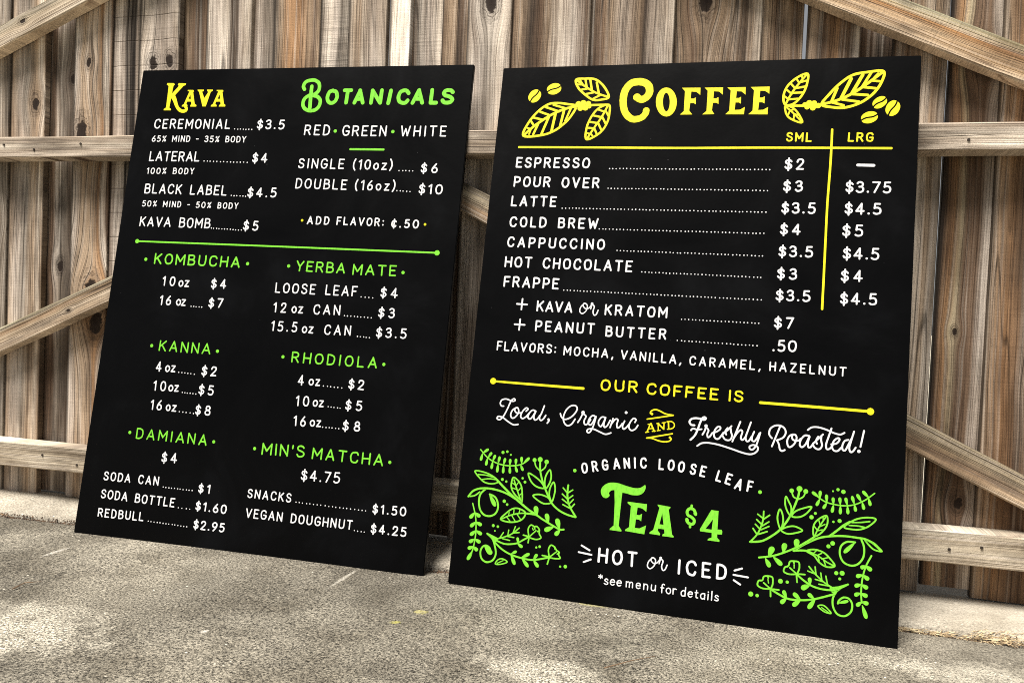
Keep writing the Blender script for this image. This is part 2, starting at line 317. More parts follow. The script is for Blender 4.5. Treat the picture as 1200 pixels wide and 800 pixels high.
brace((-.60, 1.355), (.80, .7170), .054, 54, st((0, (226, 206, 180)), (.25, (196, 164, 126)), (.45, (214, 184, 148)), (.65, (176, 130, 84)), (.8, (200, 180, 140)), (1, (160, 156, 128))), ringf=120., mild=.36, saw=.6, lines=.9)

MN = (lambda g: (g.put(g.b.inputs['Base Color'], hx(70, 62, 56)), g.b.inputs.__getitem__('Metallic').__setattr__('default_value', .6), g.b.inputs.__getitem__('Roughness').__setattr__('default_value', .6), g.m)[-1])(NG('rusty_nail'))
nme = bpy.data.meshes.new('nail'); bm = bmesh.new()
bmesh.ops.create_cone(bm, segments=10, radius1=.0026, radius2=.0022, depth=.002, cap_ends=True, matrix=Matrix.Rotation(R(90), 4, 'X')); bm.to_mesh(nme); bm.free()
for nx, nz in ((-1.49, .766), (-1.37, .777), (.345, .766), (.452, .778), (.352, .1), (-1.45, .108), (-1.36, .094), (.40, .108), (-1.57, .777)):
    link('nail', nme, None, fence, (nx - FX, -.0455, nz)); nme.materials.clear(); nme.materials.append(MN)

# ------------------------------------------------------------------ paint and board materials
def paint(name, col, rough=.42):
    g = NG(name); x, y, z = g.sep(g.objco()); n = g.noise(g.xyz(g.math('MULTIPLY', x, 260.), 0, g.math('MULTIPLY', z, 90.)), 1, 3, .7)
    a = hx(*col); b = hx(*[v * .86 for v in col])
    g.put(g.b.inputs['Base Color'], g.ramp(n, [(.35, b), (.6, a)])); g.b.inputs['Roughness'].default_value = rough
    g.b.inputs['Specular IOR Level'].default_value = .3
    return g.m
WHITE = paint('white_paint', (238, 238, 238)); YEL = paint('yellow_paint', (246, 232, 34)); GRN = paint('green_paint', (126, 218, 58))
g = NG('black_chalkboard_paint'); co = g.objco()
sm = g.noise(co, 5.5, 4, .6, .6); fine = g.noise(co, 140, 2)
g.put(g.b.inputs['Base Color'], g.ramp(sm, [(.35, (.0004, .0004, .0005, 1)), (.55, (.0007, .0007, .0009, 1)), (.75, (.0022, .0024, .0030, 1))]))
dust = g.ramp(g.voro(co, 34), [(.016, 1.), (.026, 0.)]); sc_ = g.ramp(g.noise(co, 7, 2), [(.5, 0.), (.6, 1.)])
g.put(g.b.inputs['Base Color'], g.mix(g.math('MULTIPLY', g.math('MULTIPLY', dust, sc_), .25), g.ramp(sm, [(.35, (.0004, .0004, .0005, 1)), (.55, (.0007, .0007, .0009, 1)), (.75, (.0022, .0024, .0030, 1))]), hx(150, 150, 150)))
g.put(g.b.inputs['Roughness'], g.ramp(sm, [(.3, .30), (.7, .42)])); g.b.inputs['Specular IOR Level'].default_value = .085
g.put(g.b.inputs['Normal'], g.bump(fine, .0003, .25))
BLACK = g.m

# ------------------------------------------------------------------ stroke lettering, laid out in each board's own plane
class Board:
    """maps the layout drawing (x right, y down) to metres on the panel, u right and v up"""
    def __init__(s, name, label, bl, ex, ey, ez, w, h, H):
        mw = Matrix((ex, ey, ez)).transposed().to_4x4(); mw.translation = bl
        s.root = tag(empty(name, mw), label, 'menu board'); s.w, s.h, s.H = w, h, H; s.k = 0
        c = .0012; t = .009
        me = bpy.data.meshes.new('panel'); bm = bmesh.new()
        bmesh.ops.create_cube(bm, size=1, matrix=Matrix.Translation((w / 2, t / 2, h / 2)) @ Matrix.Diagonal((w, t, h, 1)))
        bmesh.ops.bevel(bm, geom=bm.edges[:], offset=c, segments=2, affect='EDGES')
        bm.to_mesh(me); bm.free(); link('panel', me, BLACK, s.root)
    def map(s, x, y):
        a, b, c = s.H; d = c[0] * x + c[1] * y + c[2]
        return ((a[0] * x + a[1] * y + a[2]) / d, (b[0] * x + b[1] * y + b[2]) / d)
    def lay(s):
        s.k = (s.k + 1) % 24; return .00010 + .000016 * s.k

class Art:
    """collects painted shapes, then becomes one mesh"""
    def __init__(s, board, name, mat, label=None):
        s.b, s.name, s.mat, s.label = board, name, mat, label; s.bm = bmesh.new()
    def poly(s, pts):
        y = -s.b.lay()
        vs = []
        for p in pts:
            if not vs or (abs(vs[-1].co.x - p[0]) + abs(vs[-1].co.z - p[1])) > 1e-6: vs.append(s.bm.verts.new((p[0], y, p[1])))
        try: s.bm.faces.new(vs)
        except ValueError: pass
    def stroke(s, P, w, w2=None, cap=True):
        """ribbon in board metres with round ends; w is the full width"""
        Q = [P[0]]
        for p in P[1:]:
            if math.hypot(p[0] - Q[-1][0], p[1] - Q[-1][1]) > 1e-5: Q.append(p)
        n = len(Q); base = s.b.lay()
        if n == 1: s.disc(Q[0], w / 2); return
        w2 = w if w2 is None else w2; Lft, Rgt = [], []
        for i, p in enumerate(Q):
            a = Q[max(0, i - 1)]; b = Q[min(n - 1, i + 1)]
            dx, dy = b[0] - a[0], b[1] - a[1]; l = math.hypot(dx, dy) or 1; dx /= l; dy /= l
            t = i / (n - 1); r = (w + (w2 - w) * t) / 2 * (1 + random.uniform(-.035, .035))
            if i == 0: d0 = (dx, dy)
            if i == n - 1: d1 = (dx, dy)
            y = -(base + .00001 * t)
            Lft.append(s.bm.verts.new((p[0] - dy * r, y, p[1] + dx * r))); Rgt.append(s.bm.verts.new((p[0] + dy * r, y, p[1] - dx * r)))
        for i in range(n - 1): s.bm.faces.new((Lft[i], Rgt[i], Rgt[i + 1], Lft[i + 1]))
        if cap:
            for (p, d, r, ya, vs) in ((Q[0], (-d0[0], -d0[1]), w / 2, base, (Rgt[0], Lft[0])), (Q[-1], d1, w2 / 2, base + .00001, (Lft[-1], Rgt[-1]))):
                ang = math.atan2(d[1], d[0]); c = [vs[0]]
                for k in range(1, 6):
                    t = ang + math.pi / 2 - math.pi * k / 6
                    c.append(s.bm.verts.new((p[0] + math.cos(t) * r, -ya, p[1] + math.sin(t) * r)))
                c.append(vs[1]); s.bm.faces.new(c)
    def disc(s, p, r, n=12):
        y = -s.b.lay()
        s.bm.faces.new([s.bm.verts.new((p[0] + math.cos(6.28318 * k / n) * r, y, p[1] + math.sin(6.28318 * k / n) * r)) for k in range(n)])
    def done(s):
        for f in s.bm.faces:
            f.normal_update()
            if f.normal.y > 0: f.normal_flip()
        me = bpy.data.meshes.new(s.name); s.bm.to_mesh(me); s.bm.free()
        o = link(s.name, me, s.mat, s.b.root)
        if s.label: o['label'] = s.label
        return o

def cr(P, closed=False, k=6):
    """Catmull-Rom through the points"""
    if closed and P[0] == P[-1]: P = P[:-1]
    n = len(P)
    if n < 3 and not closed: return list(P)
    out = []; rng = range(n if closed else n - 1)
    for i in rng:
        if closed: a, b, c, d = P[(i - 1) % n], P[i], P[(i + 1) % n], P[(i + 2) % n]
        else: a, b, c, d = P[max(i - 1, 0)], P[i], P[i + 1], P[min(i + 2, n - 1)]
        for j in range(k):
            t = j / k
            out.append(tuple(.5 * (2 * b[m] + (c[m] - a[m]) * t + (2 * a[m] - 5 * b[m] + 4 * c[m] - d[m]) * t * t + (3 * b[m] - a[m] - 3 * c[m] + d[m]) * t ** 3) for m in (0, 1)))
    out.append(P[0] if closed else P[-1]); return out

# glyphs: width, then strokes; 'L' straight, 'S' smooth. baseline 0, cap height 1
GL = {}
def G(ch, w, *st_): GL[ch] = (w, st_)
OO = [(.26, 1), (.44, .9), (.52, .62), (.52, .38), (.44, .1), (.26, 0), (.08, .1), (0, .38), (0, .62), (.08, .9), (.26, 1)]
G('A', .56, ('L', [(0, 0), (.28, 1)]), ('L', [(.28, 1), (.56, 0)]), ('L', [(.11, .32), (.45, .32)]))
G('B', .47, ('L', [(0, 0), (0, 1)]), ('S', [(0, 1), (.24, 1), (.40, .9), (.40, .64), (.24, .54), (0, .54)]), ('S', [(0, .54), (.28, .54), (.46, .42), (.46, .13), (.28, 0), (0, 0)]))
G('C', .50, ('S', [(.50, .78), (.42, .96), (.26, 1), (.08, .9), (0, .62), (0, .38), (.08, .1), (.26, 0), (.42, .04), (.50, .22)]))
G('D', .48, ('L', [(0, 0), (0, 1)]), ('S', [(0, 1), (.22, 1), (.42, .86), (.48, .6), (.48, .4), (.42, .14), (.22, 0), (0, 0)]))
G('E', .42, ('L', [(0, 0), (0, 1)]), ('L', [(0, 1), (.42, 1)]), ('L', [(0, .52), (.34, .52)]), ('L', [(0, 0), (.42, 0)]))
G('F', .42, ('L', [(0, 0), (0, 1)]), ('L', [(0, 1), (.42, 1)]), ('L', [(0, .5), (.34, .5)]))
G('G', .52, ('S', [(.50, .80), (.42, .96), (.26, 1), (.08, .9), (0, .62), (0, .38), (.08, .1), (.26, 0), (.44, .06), (.52, .26), (.52, .42)]), ('L', [(.52, .45), (.28, .45)]))
G('H', .50, ('L', [(0, 0), (0, 1)]), ('L', [(.5, 0), (.5, 1)]), ('L', [(0, .5), (.5, .5)]))
G('I', .06, ('L', [(.03, 0), (.03, 1)]))
G('K', .48, ('L', [(0, 0), (0, 1)]), ('L', [(.46, 1), (0, .4)]), ('L', [(.16, .6), (.48, 0)]))
G('L', .40, ('L', [(0, 1), (0, 0)]), ('L', [(0, 0), (.40, 0)]))
G('M', .62, ('L', [(0, 0), (0, 1)]), ('L', [(0, 1), (.31, .32)]), ('L', [(.31, .32), (.62, 1)]), ('L', [(.62, 1), (.62, 0)]))
G('N', .50, ('L', [(0, 0), (0, 1)]), ('L', [(0, 1), (.5, 0)]), ('L', [(.5, 0), (.5, 1)]))
G('O', .52, ('S', OO))
G('P', .46, ('L', [(0, 0), (0, 1)]), ('S', [(0, 1), (.26, 1), (.44, .88), (.44, .58), (.26, .44), (0, .44)]))
G('R', .48, ('L', [(0, 0), (0, 1)]), ('S', [(0, 1), (.26, 1), (.43, .88), (.43, .62), (.26, .5), (0, .5)]), ('L', [(.24, .5), (.48, 0)]))
G('S', .46, ('S', [(.44, .82), (.36, .96), (.22, 1), (.07, .93), (.02, .76), (.09, .6), (.24, .52), (.39, .43), (.46, .25), (.39, .07), (.22, 0), (.07, .05), (0, .2)]))
G('T', .50, ('L', [(0, 1), (.5, 1)]), ('L', [(.25, 1), (.25, 0)]))
G('U', .50, ('S', [(0, 1), (0, .6), (0, .3), (.07, .07), (.25, 0), (.43, .07), (.5, .3), (.5, .6), (.5, 1)]))
G('V', .54, ('L', [(0, 1), (.27, 0)]), ('L', [(.27, 0), (.54, 1)]))
G('W', .72, ('L', [(0, 1), (.17, 0)]), ('L', [(.17, 0), (.36, .72)]), ('L', [(.36, .72), (.55, 0)]), ('L', [(.55, 0), (.72, 1)]))
G('Y', .50, ('L', [(0, 1), (.25, .46)]), ('L', [(.5, 1), (.25, .46)]), ('L', [(.25, .46), (.25, 0)]))
G('Z', .46, ('L', [(0, 1), (.46, 1)]), ('L', [(.46, 1), (0, 0)]), ('L', [(0, 0), (.46, 0)]))
G('0', .52, ('S', OO))
G('1', .24, ('L', [(0, .8), (.2, 1)]), ('L', [(.2, 1), (.2, 0)]))
G('2', .48, ('S', [(.02, .74), (.08, .94), (.25, 1), (.42, .92), (.45, .72), (.36, .5), (.18, .26), (0, 0)]), ('L', [(0, 0), (.48, 0)]))
G('3', .46, ('S', [(.02, .86), (.12, .98), (.26, 1), (.40, .9), (.41, .7), (.32, .56), (.18, .53)]), ('S', [(.18, .53), (.36, .5), (.46, .36), (.44, .12), (.28, 0), (.12, .01), (0, .13)]))
G('4', .52, ('L', [(.36, 0), (.36, 1)]), ('L', [(.36, 1), (0, .28)]), ('L', [(0, .28), (.52, .28)]))
G('5', .46, ('L', [(.42, 1), (.08, 1)]), ('L', [(.08, 1), (.04, .56)]), ('S', [(.04, .56), (.18, .62), (.34, .58), (.46, .4), (.43, .12), (.26, 0), (.1, .01), (0, .1)]))
G('6', .48, ('S', [(.36, 1), (.16, .72), (.03, .45), (.01, .2), (.12, .02), (.28, 0), (.43, .1), (.48, .3), (.40, .5), (.24, .56), (.08, .46)]))
G('7', .48, ('L', [(0, 1), (.48, 1)]), ('L', [(.48, 1), (.14, 0)]))
G('8', .48, ('S', [(.24, .54), (.08, .64), (.05, .82), (.12, .96), (.24, 1), (.36, .96), (.43, .82), (.40, .64), (.24, .54)]), ('S', [(.24, .54), (.06, .44), (0, .24), (.08, .06), (.24, 0), (.40, .06), (.48, .24), (.42, .44), (.24, .54)]))
G('9', .48, ('S', [(.12, 0), (.32, .28), (.45, .55), (.47, .8), (.36, .98), (.2, 1), (.05, .9), (0, .7), (.08, .5), (.24, .44), (.40, .54)]))
G('$', .46, ('S', [(.44, .76), (.36, .88), (.22, .92), (.07, .86), (.02, .72), (.09, .58), (.24, .5), (.39, .42), (.46, .27), (.39, .11), (.22, .06), (.07, .1), (0, .22)]), ('L', [(.235, 1.1), (.225, -.14)]))
G('c', .42, ('S', [(.42, .72), (.34, .84), (.22, .88), (.06, .74), (0, .46), (.06, .16), (.22, .04), (.34, .08), (.42, .2)]), ('L', [(.24, 1.04), (.22, -.12)]))
G('%', .56, ('L', [(.5, 1), (.06, 0)]), ('S', [(.12, .95), (.2, .82), (.12, .69), (.04, .82), (.12, .95)]), ('S', [(.44, .31), (.52, .18), (.44, .05), (.36, .18), (.44, .31)]))
G('(', .18, ('S', [(.18, 1.12), (.05, .85), (0, .5), (.05, .15), (.18, -.12)]))
G(')', .18, ('S', [(0, 1.12), (.13, .85), (.18, .5), (.13, .15), (0, -.12)]))
G('.', .08, ('D', [(.04, .04)])); G(':', .08, ('D', [(.04, .16)]), ('D', [(.04, .70)]))
G(',', .12, ('L', [(.1, .06), (.02, -.2)])); G('-', .30, ('L', [(0, .48), (.3, .48)])); G("'", .08, ('L', [(.05, 1), (.03, .74)]))
G('+', .6, ('L', [(0, .5), (.6, .5)]), ('L', [(.3, .95), (.3, .05)]))
XH = .66
G('o', .46, ('S', [(.23, XH), (.39, .56), (.46, .33), (.39, .1), (.23, 0), (.07, .1), (0, .33), (.07, .56), (.23, XH)]))
G('z', .42, ('L', [(.02, XH), (.40, XH)]), ('L', [(.40, XH), (0, 0)]), ('L', [(0, 0), (.42, 0)]))
LC = {
 's': (.36, ('S', [(.34, .52), (.2, .62), (.06, .56), (.05, .42), (.18, .33), (.33, .24), (.34, .08), (.18, 0), (0, .08)])),
 'e': (.42, ('L', [(.03, .33), (.42, .33)]), ('S', [(.42, .33), (.38, .54), (.22, .62), (.06, .52), (0, .3), (.07, .08), (.24, 0), (.40, .1)])),
 'm': (.66, ('L', [(0, .62), (0, 0)]), ('S', [(0, .44), (.12, .6), (.26, .58), (.32, .42), (.32, 0)]), ('S', [(.32, .44), (.44, .6), (.58, .58), (.64, .42), (.64, 0)])),
 'n': (.42, ('L', [(0, .62), (0, 0)]), ('S', [(0, .4), (.14, .6), (.30, .58), (.40, .42), (.40, 0)])),
 'u': (.42, ('S', [(0, .62), (0, .2), (.08, .03), (.22, 0), (.36, .1), (.40, .25)]), ('L', [(.40, .62), (.40, 0)])),
 'f': (.32, ('S', [(.34, .92), (.24, 1), (.13, .92), (.11, .75), (.11, 0)]), ('L', [(0, .58), (.28, .58)])),
 'o': (.44, ('S', [(.22, .62), (.38, .53), (.44, .31), (.38, .09), (.22, 0), (.06, .09), (0, .31), (.06, .53), (.22, .62)])),
 'r': (.30, ('L', [(0, .62), (0, 0)]), ('S', [(0, .38), (.1, .56), (.22, .62), (.32, .56)])),
 'd': (.44, ('L', [(.42, 1), (.42, 0)]), ('S', [(.42, .46), (.32, .6), (.18, .6), (.03, .46), (0, .24), (.08, .04), (.22, 0), (.36, .06), (.42, .18)])),
 't': (.30, ('S', [(.12, .86), (.12, .2), (.16, .03), (.28, .02)]), ('L', [(0, .6), (.28, .6)])),
 'a': (.42, ('L', [(.40, .62), (.40, 0)]), ('S', [(.40, .46), (.32, .6), (.18, .62), (.03, .48), (0, .26), (.08, .04), (.2, 0), (.34, .06), (.40, .18)])),
 'i': (.08, ('L', [(.04, .62), (.04, 0)]), ('D', [(.04, .86)])), 'l': (.08, ('L', [(.04, 1), (.04, 0)])),
 '*': (.36, ('L', [(.18, 1), (.18, .6)]), ('L', [(.0, .9), (.36, .7)]), ('L', [(.36, .9), (0, .7)])),
}
for _k in list(LC): LC[_k] = (LC[_k][0], LC[_k][1:])
def glyph(A, ch, o, ex, ey, w, table=GL, ws=1.):
    """draw ch with its lower left at o; ex, ey carry unit widths and heights in board metres"""
    W_, strokes = table[ch]
    def T(p): return (o[0] + ex[0] * p[0] * ws + ey[0] * p[1], o[1] + ex[1] * p[0] * ws + ey[1] * p[1])
    for m, pts in strokes:
        if m == 'D': A.disc(T(pts[0]), w * .62, 10); continue
        j = .012
        pts = [(px + random.uniform(-j, j), py + random.uniform(-j, j)) for px, py in pts]
        A.stroke([T(p) for p in (cr(pts, False, 4) if m == 'S' else pts)], w)
def textline(B, mat, s, p0, p1, h, w=1.9, ws=1.25, table=GL, name='lettering', A=None, label=None):
    """lettering from p0 to p1 on its baseline; h cap height and w stroke, in layout units"""
    own = A is None; w *= .84
    if own: A = Art(B, name, mat, label)
    a = B.map(*p0); b = B.map(*p1); up = B.map(p0[0] , p0[1] - h)
    H = math.hypot(up[1] - a[1], 0); pxm = H / h
    dx, dy = b[0] - a[0], b[1] - a[1]; L = math.hypot(dx, dy); dx /= L; dy /= L
    inset = w * pxm * .5; L -= 2 * inset; H -= w * pxm
    a = (a[0] + dx * inset - dy * inset, a[1] + dy * inset + dx * inset)
    wid = [(.34 if ch == ' ' else table[ch][0]) * H * ws for ch in s]
    tr = (L - sum(wid)) / max(1, len(s) - 1)
    k = 1.
    if tr < .1 * H and len(s) > 1:
        tr = .1 * H; k = (L - tr * (len(s) - 1)) / sum(wid)
    x = 0.
    for ch, wd in zip(s, wid):
        if ch != ' ':
            yo = random.uniform(-.012, .012) * H
            glyph(A, ch, (a[0] + dx * x - dy * yo, a[1] + dy * x + dx * yo), (dx * H * k, dy * H * k), (-dy * H, dx * H), w * pxm, table, ws)
        x += wd * k + tr
    return A.done() if own else A
def dots(B, mat, p0, p1, n, r=.74):
    A = Art(B, 'dotted_leader', mat); a = B.map(*p0); b = B.map(*p1); pxm = abs(B.map(p0[0], p0[1] - 1)[1] - a[1])
    for i in range(n):
        t = i / max(1, n - 1) + random.uniform(-.12, .12) / n
        A.disc((a[0] + (b[0] - a[0]) * t, a[1] + (b[1] - a[1]) * t + random.uniform(-.2, .2) * pxm), r * pxm * random.uniform(.9, 1.1), 8)
    return A.done()
def bullet(B, mat, x, y, r=2.1, name='bullet_dot'):
    A = Art(B, name, mat); a = B.map(x, y); A.disc(a, r * abs(B.map(x, y - 1)[1] - a[1]), 12); return A.done()
def drawing(B, name, mat, ox, oy, s, items, label=None, w=18):
    """items traced on an enlargement: origin ox, oy, scale s"""
    A = Art(B, name, mat, label)
    P = lambda p: B.map(ox + p[0] / s, oy + p[1] / s)
    pxm = abs(B.map(ox, oy - 1)[1] - B.map(ox, oy)[1]) / s
    for it in items:
        k, pts = it[0], it[1]; ww = (it[2] if len(it) > 2 else w) * pxm
        if k == 'S': A.stroke([P(p) for p in cr(pts)], ww)
        elif k == 'C': A.stroke([P(p) for p in cr(pts, True)], ww)
        elif k == 'T': A.stroke([P(p) for p in cr(pts)], ww, it[3] * pxm)         # tapering
        elif k == 'L':
            for a, b in zip(pts, pts[1:]): A.stroke([P(a), P(b)], ww)
        elif k == 'F':
            for a, b in zip(pts, pts[1:]): A.stroke([P(a), P(b)], ww, cap=False)
        elif k == 'P': A.poly([P(p) for p in pts])
        elif k == 'Q': A.poly([P(p) for p in cr(pts, True, 4)[:-1]])
        elif k == 'D':
            for x, y, r in pts: A.disc(P((x, y)), r * pxm)
        elif k == 'B':                                                            # leaf blob from stem to tip
            for q in pts:
                (x0, y0), (x1, y1) = q[0], q[1]; bw = q[2] if len(q) > 2 else it[2]
                dx, dy = x1 - x0, y1 - y0; out = []
                for i in range(16):
                    t = 2 * math.pi * i / 16; c_, s_ = math.cos(t), math.sin(t)
                    al = .5 - .5 * c_; wd = s_ * bw / 2 * (.35 + .75 * al) ; l = math.hypot(dx, dy) or 1
                    out.append(P((x0 + dx * (al * 1.06) - dy / l * wd, y0 + dy * (al * 1.06) + dx / l * wd)))
                A.poly(out)
        elif k == 'E':                                                            # coffee bean: two halves either side of a slit
            for cx, cy, a, b, ang in pts:
                ca, sa = math.cos(R(ang)), math.sin(R(ang))
                for sg in (1, -1):
                    out = []
                    for i in range(13):
                        t = math.pi * i / 12; x, y = a * math.cos(t), sg * (6 + (b - 6) * math.sin(t)); 
                        if i in (0, 12): y = sg * 6
                        out.append((x, y + 5 * math.sin(x / a * 3.1) * (1 - math.sin(t) ** 2)))
                    for i in range(1, 8):
                        x = -a + 2 * a * i / 8; out.append((x, sg * 6 + 5 * math.sin(x / a * 3.1)))
                    A.poly([P((cx + x * ca - y * sa, cy + x * sa + y * ca)) for x, y in out])
        elif k == 'O':                                                            # heavy ring: outer and inner loops
            (cx, cy, a, b, a2, b2, tl) = pts; n = 28; y = -B.lay(); vo, vi = [], []
            for i in range(n):
                t = 2 * math.pi * i / n
                for rx, ry, lst in ((a, b, vo), (a2, b2, vi)):
                    q = P((cx + rx * math.cos(t) - tl * ry * math.sin(t), cy + ry * math.sin(t))); lst.append(A.bm.verts.new((q[0], y, q[1])))
            for i in range(n): A.bm.faces.new((vo[i], vo[(i + 1) % n], vi[(i + 1) % n], vi[i]))
    return A.done()

KB = Board('menu_board', 'left black menu board hand lettered with kava and botanicals prices, leaning on the fence',
   (-1.22443, -.19497, -.00094), (.999678, .023699, -.009033), (-.024835, .986917, -.159304), (.00514, .159477, .987188), .714363, .939249,
   ((0.002160645390899144, 0.00032595550434268833, -0.38920574189458157), (0.00022814018809987202, -0.001809785922856468, 1.1088784835263947), (0.0002810625042641306, 0.00018373653509606676, 1.0)))
CB = Board('menu_board', 'right black menu board hand lettered with coffee and tea prices and green leaf corners',
   (-.45254, -.21401, -.00035), (.999545, -.027776, -.011732), (.025421, .985551, -.16746), (.016214, .167086, .985809), .699193, .914,
   ((0.0020209875534712403, 0.00021924728686955429, -1.2098136100316474), (0.0002744099709410182, -0.0018426423929375324, 1.1136817007476467), (0.0003688825067496389, 0.00021136250102873712, 1.0)))

# ---------------- left board
for s, p0, p1, h, w in [
  ('CEREMONIAL', (180.3, 150.9), (269.4, 151.4), 11.4, 1.8), ('65% MIND - 35% BODY', (177.6, 166.3), (287.9, 167.2), 7.4, 1.3),
  ('LATERAL', (174.5, 189), (233.3, 189.5), 11.6, 1.8), ('100% BODY', (171.5, 203.9), (227, 204.5), 7.4, 1.3),
  ('BLACK LABEL', (168.9, 226.7), (265.1, 229.3), 11.6, 1.8), ('50% MIND - 50% BODY', (166.3, 242), (278.8, 245), 7.2, 1.3),
  ('KAVA BOMB', (163.3, 265.2), (245.9, 267.8), 11.6, 1.8),
  ('RED', (356.1, 158.7), (386, 158.9), 12.4, 1.9), ('GREEN', (400.7, 159.6), (452.5, 160), 12.6, 1.9), ('WHITE', (469, 160), (522.6, 160.3), 12.6, 1.9),
  ('SINGLE', (349.1, 197.4), (402.9, 198.3), 11.8, 1.8), ('DOUBLE', (345.9, 221), (406, 222.6), 12, 1.8),
  ('ADD', (359.5, 263), (385.5, 263.5), 9.8, 1.8), ('FLAVOR:', (394, 263.6), (449.6, 265.6), 9.8, 1.8),
  ('LOOSE LEAF', (322, 342.9), (418.3, 347.6), 12, 1.8), ('CAN', (367, 368.3), (398.2, 369.4), 12, 1.8), ('CAN', (379.6, 392.1), (410.8, 393.5), 12, 1.8),
  ('SODA CAN', (121.2, 562.2), (185.5, 568.9), 10.6, 1.8), ('SODA BOTTLE', (117.8, 583.3), (204.2, 594.3), 10.8, 1.8), ('REDBULL', (114.2, 605), (167.8, 610.4), 10.6, 1.8),
  ('SNACKS', (289.6, 582.8), (340.9, 588.6), 10.8, 1.8), ('VEGAN DOUGHNUT', (287.5, 606), (412.7, 620.8), 11.2, 1.8)]:
    textline(KB, WHITE, s, p0, p1, h, w)
for s, p0, p1, h, w in [
  ('KOMBUCHA', (180.3, 309.4), (280.5, 313.8), 12.8, 2.2), ('KANNA', (185.8, 411), (246.2, 415.3), 12.8, 2.0), ('DAMIANA', (159.1, 513.6), (242, 522), 12.8, 2.0),
  ('YERBA', (346.2, 317.8), (404, 320.9), 12.6, 2.1), ('MATE', (412.7, 322), (464, 324), 12.8, 2.1), ('RHODIOLA', (341.1, 424.6), (441.5, 431.8), 13, 2.1),
  ("MIN'S", (306.3, 532.4), (356.5, 536.2), 14.2, 2.2), ('MATCHA', (365.2, 537.5), (448.6, 546), 13.8, 2.2)]:
    textline(KB, GRN, s, p0, p1, h, w, 1.5)
for x, y in ((171, 303.8), (290.2, 309), (338.4, 311.7), (472.4, 319.4), (177.9, 404.9), (254.9, 411.4), (152.3, 506.4), (250.6, 517.4), (331.7, 418), (449.8, 426.8), (298.4, 525.3), (456.8, 541.4), (392.9, 153.7), (460.4, 154.4)):
    bullet(KB, GRN, x, y, 2.0)
bullet(KB, YEL, 354.1, 258.3, 1.5); bullet(KB, YEL, 498.1, 263, 1.5)
for s, p0, p1, h in [
  ('$3.5', (300.7, 151.6), (332.9, 151.9), 11.3), ('$4', (295.2, 190.8), (312.9, 191), 11.3), ('$4.5', (289.6, 231.3), (323.4, 231.6), 11.5), ('$5', (284.4, 270), (302.2, 270.6), 11.5),
  ('$6', (492.8, 202.6), (512.6, 203), 11.5), ('$10', (490.3, 227.4), (518, 228.2), 12),
  ('c.50', (458.2, 266.9), (490.4, 267.8), 10.4),
  ('$4', (246.8, 337.8), (264.6, 338.4), 11.3), ('$7', (243.9, 360.3), (260.8, 361), 11.3),
  ('$2', (235.7, 439.9), (253.3, 441), 11.8), ('$5', (232.3, 462.1), (249.8, 463.4), 11.8), ('$8', (228.4, 485.8), (246.4, 487), 11.8), ('$4', (188.9, 541.4), (207, 542.5), 12),
  ('$1', (232, 577), (246, 578.4), 10.8), ('$1.60', (228.7, 597.6), (265, 602), 11), ('$2.95', (226.2, 619.2), (262.6, 623.8), 11),
  ('$1.50', (436.1, 601.4), (475.6, 604.6), 11.2), ('$4.25', (434, 624.4), (475.8, 628.8), 11.4),
  ('$4', (445.4, 348.6), (465.5, 349.6), 12), ('$3', (442.8, 371.8), (462, 373), 12), ('$3.5', (440.2, 395.2), (476, 397), 12),
  ('$2', (407.8, 455.6), (426.3, 457), 12), ('$5', (404.3, 480.2), (423.9, 481.6), 12), ('$8', (401.1, 504.2), (421.5, 505.8), 12), ('$4.75', (352.3, 562.6), (397.9, 566.4), 13)]:
    textline(KB, WHITE, s, p0, p1, h, 2.0, name='price')
for s, p0, p1, h in [
  ('(10oz)', (413, 198.9), (459.6, 199.5), 12), ('(16oz)', (415.5, 222.9), (462.8, 223.9), 12),
  ('10', (189.9, 334.8), (204.8, 335.3), 11.4), ('oz', (208.8, 336), (221.4, 336.4), 11.4), ('16', (186.7, 357.2), (200.1, 357.7), 11.4), ('oz', (205.9, 358.2), (217.4, 358.6), 11.4),
  ('4', (182.3, 435), (190.6, 435.4), 12), ('oz', (193.1, 435.5), (205.4, 436), 11.4), ('10', (179.1, 457.6), (194, 458.3), 12), ('oz', (197, 458.4), (209.2, 459), 11.4),
  ('16', (175.9, 479.8), (189.4, 480.6), 12), ('oz', (193.8, 481.4), (206.4, 482.4), 11.4),
  ('12', (319.8, 366), (335, 366.6), 12), ('oz', (341.3, 366.8), (354.8, 367.4), 11.8), ('15.5', (317.1, 387.5), (347.8, 389.3), 12), ('oz', (353.4, 390), (367, 390.8), 11.8),
  ('4', (348.6, 451.4), (357.4, 451.9), 12.4), ('oz', (361.4, 451.6), (374.9, 452.2), 11.6), ('10', (346.2, 475.6), (361.8, 476.3), 12.4), ('oz', (366.1, 476.3), (379.2, 477), 11.6),
  ('16', (343.4, 498.8), (358, 499.6), 12.4), ('oz', (362.8, 499.5), (376, 500.2), 11.6)]:
    textline(KB, WHITE, s, p0, p1, h, 1.9, 1.1, name='size_lettering')
